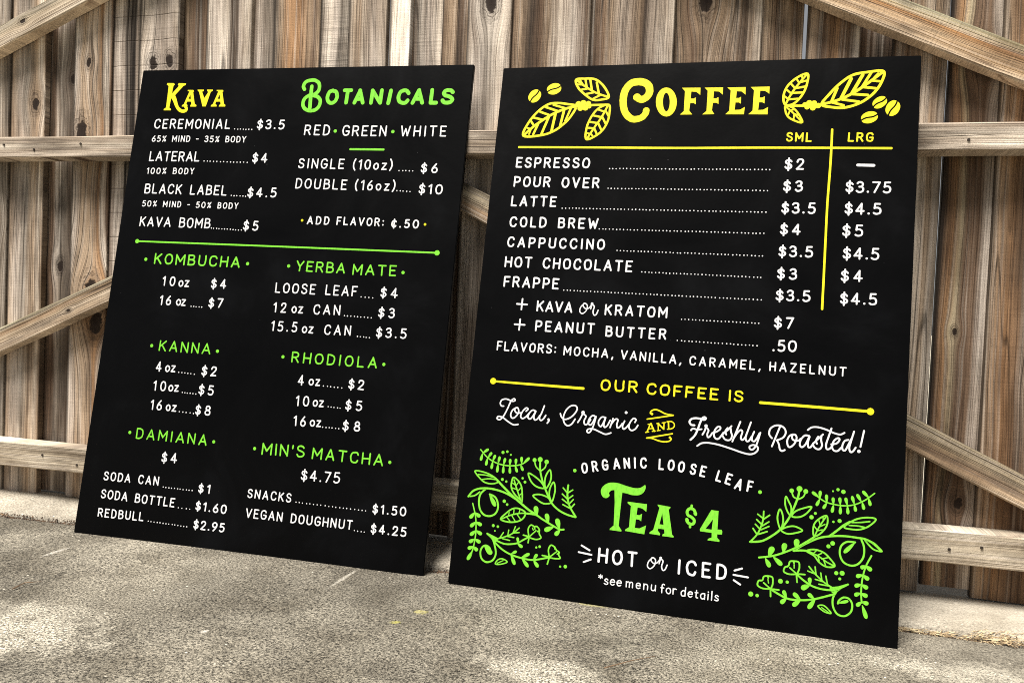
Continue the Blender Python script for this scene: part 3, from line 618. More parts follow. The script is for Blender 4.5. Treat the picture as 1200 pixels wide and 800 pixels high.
for p0, p1, n in [((275.1, 151.4), (294.9, 152), 7), ((238.9, 189), (289.6, 190.4), 14), ((270.9, 229.2), (287.9, 230.1), 6), ((247.6, 267.4), (282.6, 269.7), 12), ((467.8, 199.9), (483.5, 200.3), 5),
  ((464.9, 223.6), (480.6, 224.5), 5), ((223.8, 358.9), (236.4, 359.9), 5), ((209.8, 436), (227.6, 438.1), 6), ((213.4, 459.6), (229.3, 461.4), 6), ((210.4, 482), (226.7, 484.1), 5),
  ((191.2, 570.3), (225, 574.5), 11), ((209.2, 594.7), (222.5, 596.3), 4), ((173.8, 610.3), (219.2, 616.7), 14), ((346.5, 588), (428.8, 598.2), 20), ((415.6, 621.3), (427, 623), 4),
  ((423.4, 348), (436.7, 348.9), 4), ((403.8, 369.9), (434.9, 372.2), 9), ((418.6, 394), (433.2, 395.6), 5), ((379.3, 452.1), (400.6, 454.2), 6), ((384.5, 476.3), (399, 478), 5), ((378.5, 500.2), (396.7, 502), 6)]:
    dots(KB, WHITE, p0, p1, n)
drawing(KB, 'rule_line', GRN, 0, 0, 1, [('S', [(160.5, 282.6), (230, 285.2), (310, 288.2), (400, 291.8), (470, 294.6), (512, 296.3)], 1.6), ('D', [(160.8, 282.6, 2.2), (512.2, 296.3, 2.5)])])
drawing(KB, 'rule_line', GRN, 0, 0, 1, [('L', [(410.5, 175), (449.5, 175.4)], 2.0)])
# heading KAVA: heavy slab capitals with a swash K
drawing(KB, 'heading_lettering', YEL, 140, 70, 5.714, [
  ('P', [(322, 158), (362, 158), (372, 166), (362, 176), (334, 322), (346, 332), (344, 340), (296, 340), (298, 331), (312, 322), (330, 178), (318, 168)]),
  ('P', [(398, 158), (446, 160), (444, 170), (428, 178), (352, 262), (348, 232), (398, 178), (392, 168)]),
  ('Q', [(346, 252), (368, 236), (382, 262), (396, 312), (420, 334), (440, 330), (432, 316), (446, 310), (458, 324), (452, 346), (428, 357), (398, 348), (376, 320), (360, 280)]),
  ('P', [(458, 204), (494, 204), (500, 212), (494, 218), (504, 296), (516, 306), (514, 315), (474, 315), (476, 306), (482, 298), (474, 214), (458, 212)]),
  ('P', [(470, 212), (486, 212), (448, 296), (456, 306), (454, 315), (418, 315), (420, 306), (432, 298)]),
  ('P', [(450, 264), (484, 264), (485, 282), (446, 282)]),
  ('P', [(524, 202), (566, 202), (564, 211), (554, 216), (572, 270), (566, 314), (556, 314), (534, 217), (526, 211)]),
  ('P', [(588, 202), (626, 202), (624, 211), (612, 217), (578, 314), (562, 314), (566, 262), (596, 217), (588, 211)]),
  ('P', [(652, 204), (692, 204), (698, 212), (690, 218), (700, 296), (710, 306), (708, 315), (666, 315), (668, 306), (678, 298), (670, 214), (652, 212)]),
  ('P', [(664, 212), (682, 212), (642, 296), (652, 306), (650, 315), (612, 315), (614, 306), (626, 298)]),
  ('P', [(646, 264), (682, 264), (683, 282), (640, 282)])], 'yellow heading reading Kava')
# heading BOTANICALS: heavy brush capitals, looped B
A = Art(KB, 'heading_lettering', GRN, 'green heading reading Botanicals')
PB = lambda p: KB.map(340 + p[0] / 5.714, 70 + p[1] / 5.714); pm = abs(KB.map(400, 101)[1] - KB.map(400, 100)[1])
for pts, w in (([(97, 200), (90, 180), (104, 152), (134, 140), (168, 140), (194, 160), (196, 194), (182, 220), (150, 240)], 4.1),
               ([(146, 240), (182, 248), (202, 274), (194, 312), (166, 338), (126, 342), (96, 326), (86, 296), (98, 262), (130, 240), (152, 236)], 4.1), ([(146, 180), (140, 232), (132, 326)], 4.3)):
    A.stroke([PB(p) for p in cr(pts)], w * pm, w * pm * 1.02)
for s, x0, x1, b in (('O', 231, 322, 306), ('T', 338, 414, 304), ('A', 414, 500, 305), ('N', 527, 618, 305), ('I', 645, 690, 304), ('C', 706, 798, 306), ('A', 806, 900, 305), ('L', 926, 992, 304), ('S', 1004, 1098, 305)):
    p0 = (340 + x0 / 5.714, 70 + b / 5.714); p1 = (340 + x1 / 5.714, 70 + b / 5.714)
    if s == 'I':
        A.stroke([PB((657, 292)), PB((676, 208))], 4.4 * pm)
    else:
        ww, strokes = GL[s]; hh = (19.4 - 5.0) * pm; a = KB.map(p0[0] + 2.6, p0[1] - 2.6); b_ = KB.map(p1[0] - 2.6, p1[1] - 2.6); wid = b_[0] - a[0] - (.012 if False else 0)
        glyph(A, s, a, (wid / ww, (b_[1] - a[1]) / ww), (hh * .03, hh), 4.3 * pm)
A.done()

# ---------------- right board
rows = [('ESPRESSO', (604.1, 196.6), (690.9, 197.6), 12.4), ('POUR OVER', (601.5, 219), (702.1, 220.9), 12.4), ('LATTE', (598.5, 241.8), (651.5, 242.7), 12.4), ('COLD BREW', (596.8, 266), (700.5, 268.5), 12.4),
  ('CAPPUCCINO', (594.1, 289.6), (708.4, 293), 12.4), ('HOT CHOCOLATE', (591, 312.9), (740.6, 318.8), 12.8), ('FRAPPE', (589.8, 336), (654.4, 339), 12.8), ('KAVA', (628.6, 364.9), (670.6, 366.6), 12.8),
  ('KRATOM', (708.3, 369), (781.9, 372.8), 12.8), ('PEANUT', (626.9, 388), (696.4, 391.7), 12.8), ('BUTTER', (709.1, 394.3), (780.5, 398.2), 12.8)]
for s, p0, p1, h in rows: textline(CB, WHITE, s, p0, p1, h, 2.3)
for s, p0, p1 in (('FLAVORS:', (581.9, 410.3), (651.5, 414.7)), ('MOCHA,', (660.1, 416), (718.8, 420)), ('VANILLA,', (727, 420.8), (798.4, 427)), ('CARAMEL,', (807.6, 427.8), (891.6, 434)), ('HAZELNUT', (901.3, 434.2), (991.5, 441.4))):
    textline(CB, WHITE, s, p0, p1, 11, 1.9)
for x, y in ((611.7, 356.4), (609, 380.2)):
    drawing(CB, 'plus_sign', WHITE, x, y, 1, [('L', [(-5.9, -.4), (5.9, .4)], 1.9), ('L', [(.7, -6.2), (-.7, 6.2)], 1.9)])
for p0, p1, n in [((714, 197.7), (902, 198.9), 45), ((712.3, 220.8), (899.4, 223.4), 45), ((658.9, 243.9), (897.9, 248.8), 57), ((702.1, 268.4), (895.6, 273.6), 46), ((722.8, 293.6), (893.9, 299.9), 41),
  ((752, 318.7), (891.9, 325), 34), ((660.7, 339.9), (891.6, 351.3), 56), ((798.5, 374), (889.6, 378.8), 22), ((794, 398.9), (887.3, 405), 22)]:
    dots(CB, WHITE, p0, p1, n)
for s, p0, p1, h in [('$2', (919, 199.2), (942.1, 199.4), 13.2), ('$3', (917.3, 224.6), (940.4, 225), 13.2), ('$3.5', (915.2, 250.2), (955.6, 250.9), 13.2), ('$4', (913.8, 275.3), (938, 275.9), 13.4), ('$3.5', (912, 301), (952.6, 302), 13.4),
  ('$3', (910.3, 327), (933.6, 327.8), 13.4), ('$3.5', (908.9, 352.6), (949.4, 353.8), 13.4), ('$7', (906.8, 384.6), (930, 385.6), 13.6), ('.50', (904.7, 411.6), (933.5, 412.6), 13.8),
  ('$3.75', (990.4, 225.8), (1044.2, 226.8), 13.6), ('$4.5', (989.4, 251.3), (1032.6, 252), 13.8), ('$5', (986.7, 277), (1011.3, 277.6), 14), ('$4.5', (987.3, 303.6), (1030.3, 304.8), 14), ('$4', (985, 329.8), (1010.7, 330.6), 14), ('$4.5', (984.1, 356.6), (1027.7, 357.8), 14)]:
    textline(CB, WHITE, s, p0, p1, h, 2.4, name='price')
drawing(CB, 'dash_mark', WHITE, 0, 0, 1, [('L', [(1005.2, 193.6), (1024, 194)], 2.2)])
textline(CB, YEL, 'SML', (921, 166.2), (951, 166.4), 11, 2.2); textline(CB, YEL, 'LRG', (993.3, 166.2), (1023.4, 166.4), 11, 2.2)
drawing(CB, 'rule_line', YEL, 0, 0, 1, [('S', [(608.2, 172.6), (700, 173), (800, 173.6), (900, 173.2), (1044.5, 173.9)], 1.8)])
drawing(CB, 'rule_line', YEL, 0, 0, 1, [('S', [(975.2, 152), (973.3, 190), (969.5, 240), (966.5, 300), (963.4, 362)], 1.7)])
for s, p0, p1 in (('OUR', (703.4, 457.3), (747, 460.3)), ('COFFEE', (757.4, 461.9), (841.5, 469.2)), ('IS', (853.3, 469.8), (870.8, 471.3))):
    textline(CB, YEL, s, p0, p1, 13.6, 2.5, 1.6)
drawing(CB, 'rule_line', YEL, 0, 0, 1, [('T', [(578, 446.4), (620, 449.9), (683.5, 455)], 1.5, 2.1), ('D', [(578, 446.3, 2.6)])])
drawing(CB, 'rule_line', YEL, 0, 0, 1, [('T', [(891, 471.5), (950, 476.2), (1020, 482)], 2.0, 1.9), ('D', [(1020, 482, 2.6)])])
# COFFEE heading
drawing(CB, 'heading_lettering', YEL, 710, 70, 5.714, [
  ('T', [(214, 258), (240, 268), (272, 252), (292, 220), (288, 180), (262, 156), (225, 148)], 44, 48),
  ('T', [(225, 148), (170, 160), (128, 212), (116, 285), (130, 355), (170, 396), (212, 398), (246, 384), (268, 356), (270, 340)], 48, 38),
  ('D', [(208, 252, 24), (270, 342, 21)]),
  ('O', (405, 285, 70, 97, 23, 62, 0)),
  ('P', [(510, 190), (634, 189), (632, 238), (618, 226), (606, 217), (572, 215), (568, 262), (588, 262), (602, 254), (602, 300), (588, 292), (565, 292), (558, 342), (578, 368), (496, 369), (522, 346), (530, 212)]),
  ('P', [(662, 189), (785, 187), (783, 236), (770, 224), (758, 215), (724, 213), (720, 260), (740, 260), (754, 252), (754, 298), (740, 290), (717, 290), (710, 340), (726, 366), (646, 368), (674, 344), (682, 210)]),
  ('P', [(814, 188), (936, 185), (935, 236), (920, 223), (908, 214), (877, 213), (872, 258), (892, 258), (905, 250), (904, 296), (890, 288), (868, 288), (862, 338), (900, 336), (930, 318), (924, 367), (800, 367), (826, 343), (836, 208)]),
  ('P', [(970, 184), (1097, 181), (1094, 230), (1080, 218), (1066, 210), (1034, 209), (1029, 255), (1048, 255), (1064, 246), (1062, 294), (1048, 286), (1026, 286), (1020, 338), (1054, 336), (1086, 318), (1082, 367), (954, 366), (982, 342), (992, 206)])], 'yellow heading reading Coffee')
# leaves and beans either side of the heading
drawing(CB, 'coffee_bean_drawing', YEL, 600, 70, 8, [('E', [(213, 342, 66, 52, -52)])]); drawing(CB, 'coffee_bean_drawing', YEL, 600, 70, 8, [('E', [(395, 275, 68, 51, -24)])])
drawing(CB, 'coffee_leaf_drawing', YEL, 600, 70, 8, [
  ('C', [(108, 715), (150, 600), (240, 490), (340, 420), (430, 408), (520, 418), (600, 438), (560, 520), (500, 590), (400, 665), (280, 708)], 20),
  ('S', [(110, 710), (200, 630), (300, 560), (400, 502), (500, 462), (600, 438)], 22),
  ('L', [(210, 625), (170, 565)], 18), ('L', [(290, 565), (205, 545)], 19), ('L', [(360, 525), (265, 490)], 19), ('L', [(440, 487), (320, 447)], 20), ('L', [(510, 460), (390, 425)], 18),
  ('L', [(175, 650), (140, 640)], 14), ('L', [(180, 650), (160, 700)], 14), ('L', [(250, 595), (200, 700)], 20), ('L', [(345, 540), (275, 700)], 22), ('L', [(410, 500), (370, 672)], 23), ('L', [(490, 470), (450, 630)], 22), ('L', [(555, 452), (500, 575)], 18)])
drawing(CB, 'coffee_leaf_drawing', YEL, 600, 70, 8, [
  ('C', [(600, 190), (680, 180), (780, 186), (860, 250), (908, 350), (840, 376), (760, 378), (680, 325), (620, 262)], 19),
  ('S', [(608, 195), (700, 262), (800, 318), (900, 350)], 17),
  ('L', [(665, 235), (640, 195)], 14), ('L', [(700, 258), (690, 190)], 18), ('L', [(750, 292), (735, 190)], 19), ('L', [(815, 322), (795, 215)], 19),
  ('L', [(665, 238), (610, 232)], 14), ('L', [(715, 272), (635, 285)], 18), ('L', [(775, 306), (690, 325)], 18), ('L', [(835, 330), (765, 365)], 18)])
drawing(CB, 'coffee_leaf_drawing', YEL, 600, 70, 8, [
  ('C', [(699, 748), (700, 640), (745, 535), (815, 455), (908, 424), (914, 500), (888, 600), (820, 690)], 18),
  ('S', [(703, 742), (770, 640), (840, 540), (900, 430)], 17),
  ('L', [(730, 695), (705, 690)], 13), ('L', [(765, 645), (715, 640)], 17), ('L', [(800, 595), (730, 585)], 17), ('L', [(838, 540), (762, 525)], 17), ('L', [(870, 490), (810, 470)], 16),
  ('L', [(735, 690), (755, 715)], 14), ('L', [(770, 640), (795, 700)], 17), ('L', [(805, 590), (840, 665)], 17), ('L', [(845, 535), (880, 605)], 17), ('L', [(878, 480), (905, 530)], 16)])
drawing(CB, 'berry_cluster_drawing', YEL, 600, 70, 8, [('L', [(735, 428), (900, 424)], 20), ('L', [(590, 440), (640, 430)], 26),
  ('D', [(622, 417, 25), (668, 408, 26), (715, 415, 25), (642, 455, 26), (690, 452, 26), (665, 430, 28), (725, 440, 18)])])
drawing(CB, 'coffee_leaf_drawing', YEL, 900, 70, 6.667, [
  ('C', [(420, 350), (480, 270), (560, 190), (660, 122), (780, 98), (903, 92), (885, 180), (820, 268), (720, 338), (600, 375), (500, 372)], 19),
  ('S', [(428, 348), (520, 325), (610, 290), (700, 240), (800, 170), (900, 95)], 20),
  ('L', [(495, 330), (540, 225)], 20), ('L', [(570, 305), (650, 150)], 23), ('L', [(655, 265), (740, 120)], 23), ('L', [(735, 215), (805, 105)], 19), ('L', [(820, 155), (860, 110)], 16),
  ('L', [(500, 335), (590, 358)], 18), ('L', [(580, 312), (710, 330)], 19), ('L', [(660, 270), (780, 278)], 19), ('L', [(740, 215), (840, 225)], 19), ('L', [(810, 165), (870, 170)], 17)])
drawing(CB, 'coffee_leaf_drawing', YEL, 900, 70, 6.667, [
  ('C', [(310, 112), (230, 140), (155, 205), (122, 280), (133, 352), (200, 345), (265, 280), (302, 200)], 16),
  ('S', [(300, 120), (220, 215), (175, 280), (137, 350)], 15),
  ('L', [(245, 185), (222, 150)], 13), ('L', [(212, 225), (180, 190)], 14), ('L', [(185, 270), (145, 235)], 14), ('L', [(160, 310), (125, 285)], 13), ('L', [(270, 155), (265, 130)], 11),
  ('L', [(250, 180), (300, 165)], 14), ('L', [(215, 225), (290, 212)], 16), ('L', [(190, 262), (268, 258)], 16), ('L', [(160, 312), (235, 305)], 14)])
drawing(CB, 'coffee_leaf_drawing', YEL, 900, 70, 6.667, [
  ('C', [(135, 365), (190, 375), (235, 420), (268, 490), (205, 476), (150, 438)], 14), ('S', [(138, 368), (200, 420), (264, 486)], 12),
  ('L', [(172, 398), (158, 430)], 11), ('L', [(205, 428), (200, 465)], 11), ('L', [(172, 398), (205, 390)], 11), ('L', [(205, 425), (240, 435)], 11)])
drawing(CB, 'berry_cluster_drawing', YEL, 900, 70, 6.667, [('L', [(140, 362), (280, 361)], 18), ('L', [(400, 362), (428, 350)], 19),
  ('D', [(288, 352, 18), (322, 338, 20), (360, 340, 20), (392, 360, 20), (350, 378, 20), (305, 372, 18), (335, 360, 22), (375, 362, 18)])])
for b in ((873, 335, 60, 42, -35), (975, 380, 64, 52, -58), (792, 452, 66, 45, -20)): drawing(CB, 'coffee_bean_drawing', YEL, 900, 70, 6.667, [('E', [b])])
# script lines
drawing(CB, 'script_lettering', WHITE, 575, 455, 6.316, [
  ('S', [(97, 130), (80, 128), (72, 108), (85, 84), (118, 78), (160, 94), (182, 88), (174, 76), (152, 92), (125, 150), (95, 205), (68, 230), (48, 222), (58, 206), (90, 214), (130, 245), (170, 268), (203, 265)]),
  ('S', [(190, 142), (162, 160), (148, 195), (160, 219), (185, 208), (207, 175), (203, 146), (188, 142), (178, 158), (192, 180), (222, 180)]),
  ('S', [(262, 168), (277, 152), (262, 144), (236, 170), (222, 205), (236, 222), (262, 208), (285, 182)]),
  ('S', [(335, 168), (310, 160), (285, 185), (276, 214), (292, 225), (312, 205), (336, 166), (320, 205), (326, 232), (346, 225), (364, 200)]),
  ('S', [(398, 128), (378, 180), (362, 215), (370, 236), (390, 225), (408, 198)]), ('T', [(428, 228), (430, 240), (418, 257)], 16, 9),
  ('S', [(516, 186), (525, 212), (550, 228), (590, 215), (625, 182), (641, 148), (625, 126), (590, 131), (556, 165), (538, 215), (546, 255), (570, 275), (600, 262), (625, 226)]),
  ('S', [(645, 250), (665, 220), (684, 178)]), ('D', [(684, 178, 13)]), ('S', [(686, 188), (706, 206), (692, 238), (696, 264), (716, 262), (740, 230)]),
  ('S', [(776, 208), (755, 200), (730, 225), (722, 255), (738, 270), (758, 248), (780, 205), (764, 265), (744, 310), (725, 327), (712, 315), (725, 300), (762, 300), (810, 322), (850, 338), (890, 328)]),
  ('S', [(848, 214), (822, 212), (800, 240), (800, 268), (818, 280), (838, 245), (852, 212), (838, 262), (842, 286), (862, 276), (885, 235)]),
  ('L', [(906, 222), (884, 288)]), ('S', [(892, 265), (922, 228), (942, 232), (934, 265), (938, 290), (956, 284), (975, 258)]),
  ('S', [(992, 240), (976, 278), (984, 300), (1004, 288), (1026, 262)]), ('D', [(1003, 178, 10)]),
  ('S', [(1068, 250), (1076, 230), (1056, 222), (1030, 255), (1024, 290), (1042, 310), (1070, 300), (1090, 272)])], w=10.2)
drawing(CB, 'script_lettering', WHITE, 800, 480, 10, [
  ('S', [(138, 180), (100, 174), (80, 140), (102, 108), (150, 97), (205, 104), (250, 117), (272, 100), (256, 86), (232, 98), (205, 150), (178, 225), (142, 300), (92, 350)], 22),
  ('S', [(98, 238), (120, 219), (170, 230), (222, 226)], 18),
  ('S', [(232, 290), (258, 245), (274, 195)]), ('D', [(274, 188, 19)]), ('S', [(278, 205), (303, 240), (288, 285), (296, 320), (320, 310), (345, 272)]),
  ('S', [(345, 272), (398, 255), (440, 225), (438, 200), (410, 200), (376, 240), (366, 295), (385, 335), (420, 338), (455, 300), (478, 265)]),
  ('S', [(468, 285), (530, 235), (572, 190)]), ('S', [(528, 212), (500, 250), (510, 288)]), ('S', [(562, 208), (566, 255), (578, 305), (558, 348), (520, 355), (486, 335), (464, 290)]),
  ('L', [(676, 140), (582, 370)]), ('S', [(602, 325), (650, 258), (684, 236), (700, 260), (682, 318), (692, 350), (716, 343), (745, 302)]),
  ('S', [(800, 146), (762, 250), (738, 320), (748, 364), (776, 362), (808, 315)]),
  ('S', [(838, 256), (815, 310), (812, 355), (840, 368), (870, 332), (900, 275)]),
  ('S', [(910, 268), (885, 350), (858, 422), (820, 464), (787, 455), (787, 425), (830, 411), (874, 430), (880, 470), (840, 508), (780, 519), (690, 498), (560, 452), (420, 408), (300, 386), (220, 391), (170, 422)])], w=18.5)
drawing(CB, 'script_lettering', WHITE, 895, 490, 9.6, [
  ('S', [(92, 222), (62, 180), (72, 120), (120, 84), (180, 80), (232, 110), (247, 165), (214, 218), (148, 245)]), ('L', [(182, 95), (92, 314)]), ('S', [(148, 245), (170, 290), (180, 343), (202, 366), (236, 355)]),
  ('S', [(330, 180), (290, 197), (264, 250), (272, 308), (300, 322), (348, 280), (370, 217), (350, 182), (318, 196), (330, 240), (388, 250), (415, 228)]),
  ('S', [(512, 197), (462, 192), (418, 240), (406, 298), (430, 323), (470, 290), (518, 197), (496, 270), (502, 323), (530, 320), (556, 282)]),
  ('S', [(556, 282), (602, 240), (666, 180)]), ('S', [(612, 206), (588, 250), (598, 284)]), ('S', [(648, 200), (646, 250), (656, 300), (636, 340), (600, 345), (566, 320), (552, 286)]),
  ('S', [(762, 112), (732, 200), (702, 290), (708, 343), (742, 340), (776, 300)]), ('S', [(496, 130), (540, 101), (610, 99), (700, 125), (790, 164), (860, 181), (908, 162)], 18),
  ('S', [(760, 292), (820, 280), (853, 240), (835, 221), (792, 250), (768, 310), (786, 358), (830, 366), (870, 330)]),
  ('S', [(952, 242), (912, 252), (886, 300), (886, 348), (915, 360), (950, 300), (984, 232)]), ('S', [(1016, 148), (984, 250), (962, 330), (976, 378), (1005, 368), (1034, 328)]),
  ('L', [(1128, 140), (1088, 320)]), ('D', [(1070, 370, 18)])], w=18.5)
AND = [('S', [(292, 185), (266, 165), (286, 132), (340, 116), (400, 136), (480, 176), (588, 196)], 19), ('D', [(290, 178, 17)]), ('L', [(222, 250), (588, 197)], 18),
  ('L', [(575, 455), (214, 515)], 19), ('S', [(214, 515), (290, 520), (370, 550), (450, 568), (528, 560), (558, 530), (540, 505)], 18), ('D', [(540, 508, 16)]),
  ('L', [(218, 430), (266, 318)], 16), ('L', [(274, 312), (320, 420)], 21), ('L', [(242, 386), (304, 380)], 13), ('L', [(200, 437), (242, 429)], 14), ('L', [(293, 422), (334, 417)], 14), ('L', [(234, 324), (284, 314)], 13),
  ('L', [(374, 312), (378, 404)], 14), ('L', [(374, 312), (452, 388)], 20), ('L', [(458, 302), (456, 394)], 14), ('L', [(356, 312), (384, 307)], 13), ('L', [(362, 413), (404, 407)], 13), ('L', [(432, 303), (478, 297)], 13),
  ('L', [(520, 292), (524, 388)], 18), ('S', [(500, 287), (560, 284), (600, 315), (598, 360), (560, 385), (506, 392)], 15)]
drawing(CB, 'and_ornament', YEL, 740, 470, 12, AND)
OR = [('S', [(522, 116), (500, 138), (494, 165), (510, 179), (534, 160), (541, 128), (524, 114), (514, 128), (530, 148), (552, 143), (570, 120)], 6.8), ('D', [(571, 117, 8)]),
      ('S', [(572, 122), (585, 135), (577, 165), (583, 188), (597, 184), (609, 158)], 7.2), ('L', [(571, 120), (562, 150)], 6.5)]
drawing(CB, 'script_lettering', WHITE, 660, 630, 5, OR)
drawing(CB, 'script_lettering', WHITE, 660 - 79.3 + .3, 630 - 298.2 + 0.3, 5 * 1.07, [(a[0], [((p[0] * 1.0 + 33,) + (p[1] + 10,) + tuple(p[2:])) for p in a[1]]) + tuple(a[2:]) for a in OR])
# tea block
arc = [('O', 75, 140), ('R', 135, 130), ('G', 195, 122), ('A', 262, 115), ('N', 323, 112), ('I', 370, 110), ('C', 420, 111), ('L', 525, 119), ('O', 583, 123), ('O', 643, 133), ('S', 712, 147), ('E', 770, 160), ('L', 865, 188), ('E', 920, 205), ('A', 980, 236), ('F', 1045, 248)]
A = Art(CB, 'lettering', WHITE, 'arched white lettering reading organic loose leaf'); pm = abs(CB.map(780, 551)[1] - CB.map(780, 550)[1])
ARC = [(75, 140), (195, 121), (323, 111), (420, 110), (525, 116), (643, 132), (770, 160), (865, 188), (980, 226), (1045, 252)]
def arcy(x):
    for (a, p), (b, q) in zip(ARC, ARC[1:]):
        if x <= b: return p + (q - p) * (x - a) / (b - a)
    return ARC[-1][1]
for ch, x, y in arc:
    c = CB.map(670 + x / 5, 520 + y / 5); a = CB.map(670 + (x - 45) / 5, 520 + arcy(max(76, x - 45)) / 5); b = CB.map(670 + (x + 45) / 5, 520 + arcy(min(1044, x + 45)) / 5)
    dx, dy = b[0] - a[0], b[1] - a[1]; l = math.hypot(dx, dy); dx /= l; dy /= l; H = 11.2 * pm; ww = GL[ch][0] * H * .98
    glyph(A, ch, (c[0] - dx * ww / 2 + dy * H / 2, c[1] - dy * ww / 2 - dx * H / 2), (dx * H, dy * H), (-dy * H, dx * H), 2.1 * pm)
A.done()
bullet(CB, GRN, 673.6, 551, 2.1); bullet(CB, GRN, 890.6, 576.2, 2.2)
drawing(CB, 'heading_lettering', GRN, 670, 520, 5, [
  ('Q', [(172, 288), (174, 262), (192, 240), (225, 226), (272, 229), (320, 245), (370, 258), (405, 255), (430, 240), (432, 262), (418, 286), (392, 299), (352, 298), (318, 288), (282, 282), (252, 270), (232, 272), (218, 286), (222, 302), (204, 316), (184, 310)]),
  ('P', [(250, 262), (298, 272), (290, 340), (275, 478), (292, 506), (290, 512), (222, 502), (224, 494), (246, 476), (248, 430), (252, 340)]),
  ('P', [(328, 337), (441, 352), (437, 397), (418, 380), (404, 374), (386, 372), (380, 414), (395, 417), (412, 408), (407, 452), (394, 442), (376, 440), (370, 490), (396, 494), (436, 476), (425, 528), (312, 508), (314, 500), (336, 486), (347, 362), (328, 346)]),
  ('P', [(503, 354), (579, 368), (576, 378), (568, 382), (588, 530), (598, 540), (596, 547), (530, 538), (532, 529), (544, 522), (528, 384), (506, 364)]),
  ('P', [(516, 366), (540, 371), (504, 506), (518, 524), (516, 534), (455, 524), (457, 515), (478, 502)]),
  ('P', [(504, 468), (548, 474), (550, 500), (498, 493)])], 'green heading reading Tea')
drawing(CB, 'heading_lettering', GRN, 670, 520, 5, [
  ('S', [(726, 412), (718, 388), (698, 376), (678, 390), (680, 414), (702, 428), (718, 446), (712, 466), (692, 468), (676, 452), (674, 440)], 16), ('D', [(724, 406, 10), (676, 446, 10)]),
  ('L', [(703, 360), (701, 380)], 13), ('L', [(694, 465), (693, 486)], 13),
  ('P', [(818, 386), (861, 392), (858, 402), (784, 496), (826, 502), (824, 520), (752, 510), (751, 498)]),
  ('P', [(826, 400), (860, 394), (854, 500), (878, 502), (882, 512), (880, 530), (852, 528), (852, 548), (866, 564), (864, 572), (796, 563), (798, 555), (820, 546), (820, 500), (828, 440)])], 'green price reading four dollars')
textline(CB, WHITE, 'HOT', (700, 658.6), (746, 664.6), 18, 3.2); textline(CB, WHITE, 'ICED', (793.6, 672.4), (851, 679.4), 18.2, 3.2)
for q in ([(108, 43), (155, 72)], [(91, 82), (166, 98)], [(120, 140), (162, 125)], [(1004, 190), (1048, 178)], [(998, 215), (1082, 230)], [(999, 246), (1037, 272)]):
    drawing(CB, 'burst_line', WHITE, 660, 630, 5, [('L', q, 10)])
for s, p0, p1 in (('*see', (700.5, 683.5), (728.2, 687)), ('menu', (733, 687.8), (768.6, 692.6)), ('for', (773.6, 694.4), (792.6, 696.6)), ('details', (797.2, 698), (842.2, 704.6))):
    textline(CB, WHITE, s, p0, p1, 11.6, 1.55, 1.15, table=LC)
L, S, C, T, Bb, D = 'L', 'S', 'C', 'T', 'B', 'D'
def orn(ox, oy, s, items, w):
    items = [(it[0], it[1], it[2] * (.88 if it[0] in 'SCL' else .94)) if len(it) > 2 else it for it in items]
    o = drawing(CB, 'leaf_ornament', GRN, ox, oy, s, items, w=w * .88)
    if len(items) == 1 and items[0][0] == 'D': o.name = 'ornament_dots'; o['kind'] = 'stuff'
    return o
# left corner ornament
orn(540, 515, 8, [(S, [(187, 92), (250, 165), (330, 215), (420, 240), (510, 242), (580, 225), (635, 188)], 13),
  (Bb, [((205, 125), (260, 88)), ((205, 125), (188, 192)), ((255, 170), (290, 120)), ((250, 170), (237, 238)), ((300, 200), (324, 144)), ((300, 200), (288, 270)), ((350, 222), (366, 158)), ((350, 222), (341, 302)), ((402, 235), (417, 174)), ((402, 235), (397, 310)),
   ((460, 240), (465, 182)), ((460, 240), (461, 313)), ((515, 240), (519, 180)), ((510, 240), (528, 302)), ((570, 225), (570, 162)), ((560, 228), (582, 288)), ((590, 215), (643, 170))], 34)], 13)
orn(540, 515, 8, [(D, [(396, 118, 15), (437, 111, 12), (470, 141, 9), (390, 371, 14), (427, 391, 11), (580, 360, 11), (602, 396, 13), (408, 575, 16), (435, 606, 12), (305, 803, 14), (348, 813, 12), (320, 853, 8), (708, 1008, 10), (740, 1000, 12), (932, 1187, 10), (980, 1187, 16)])], 13)
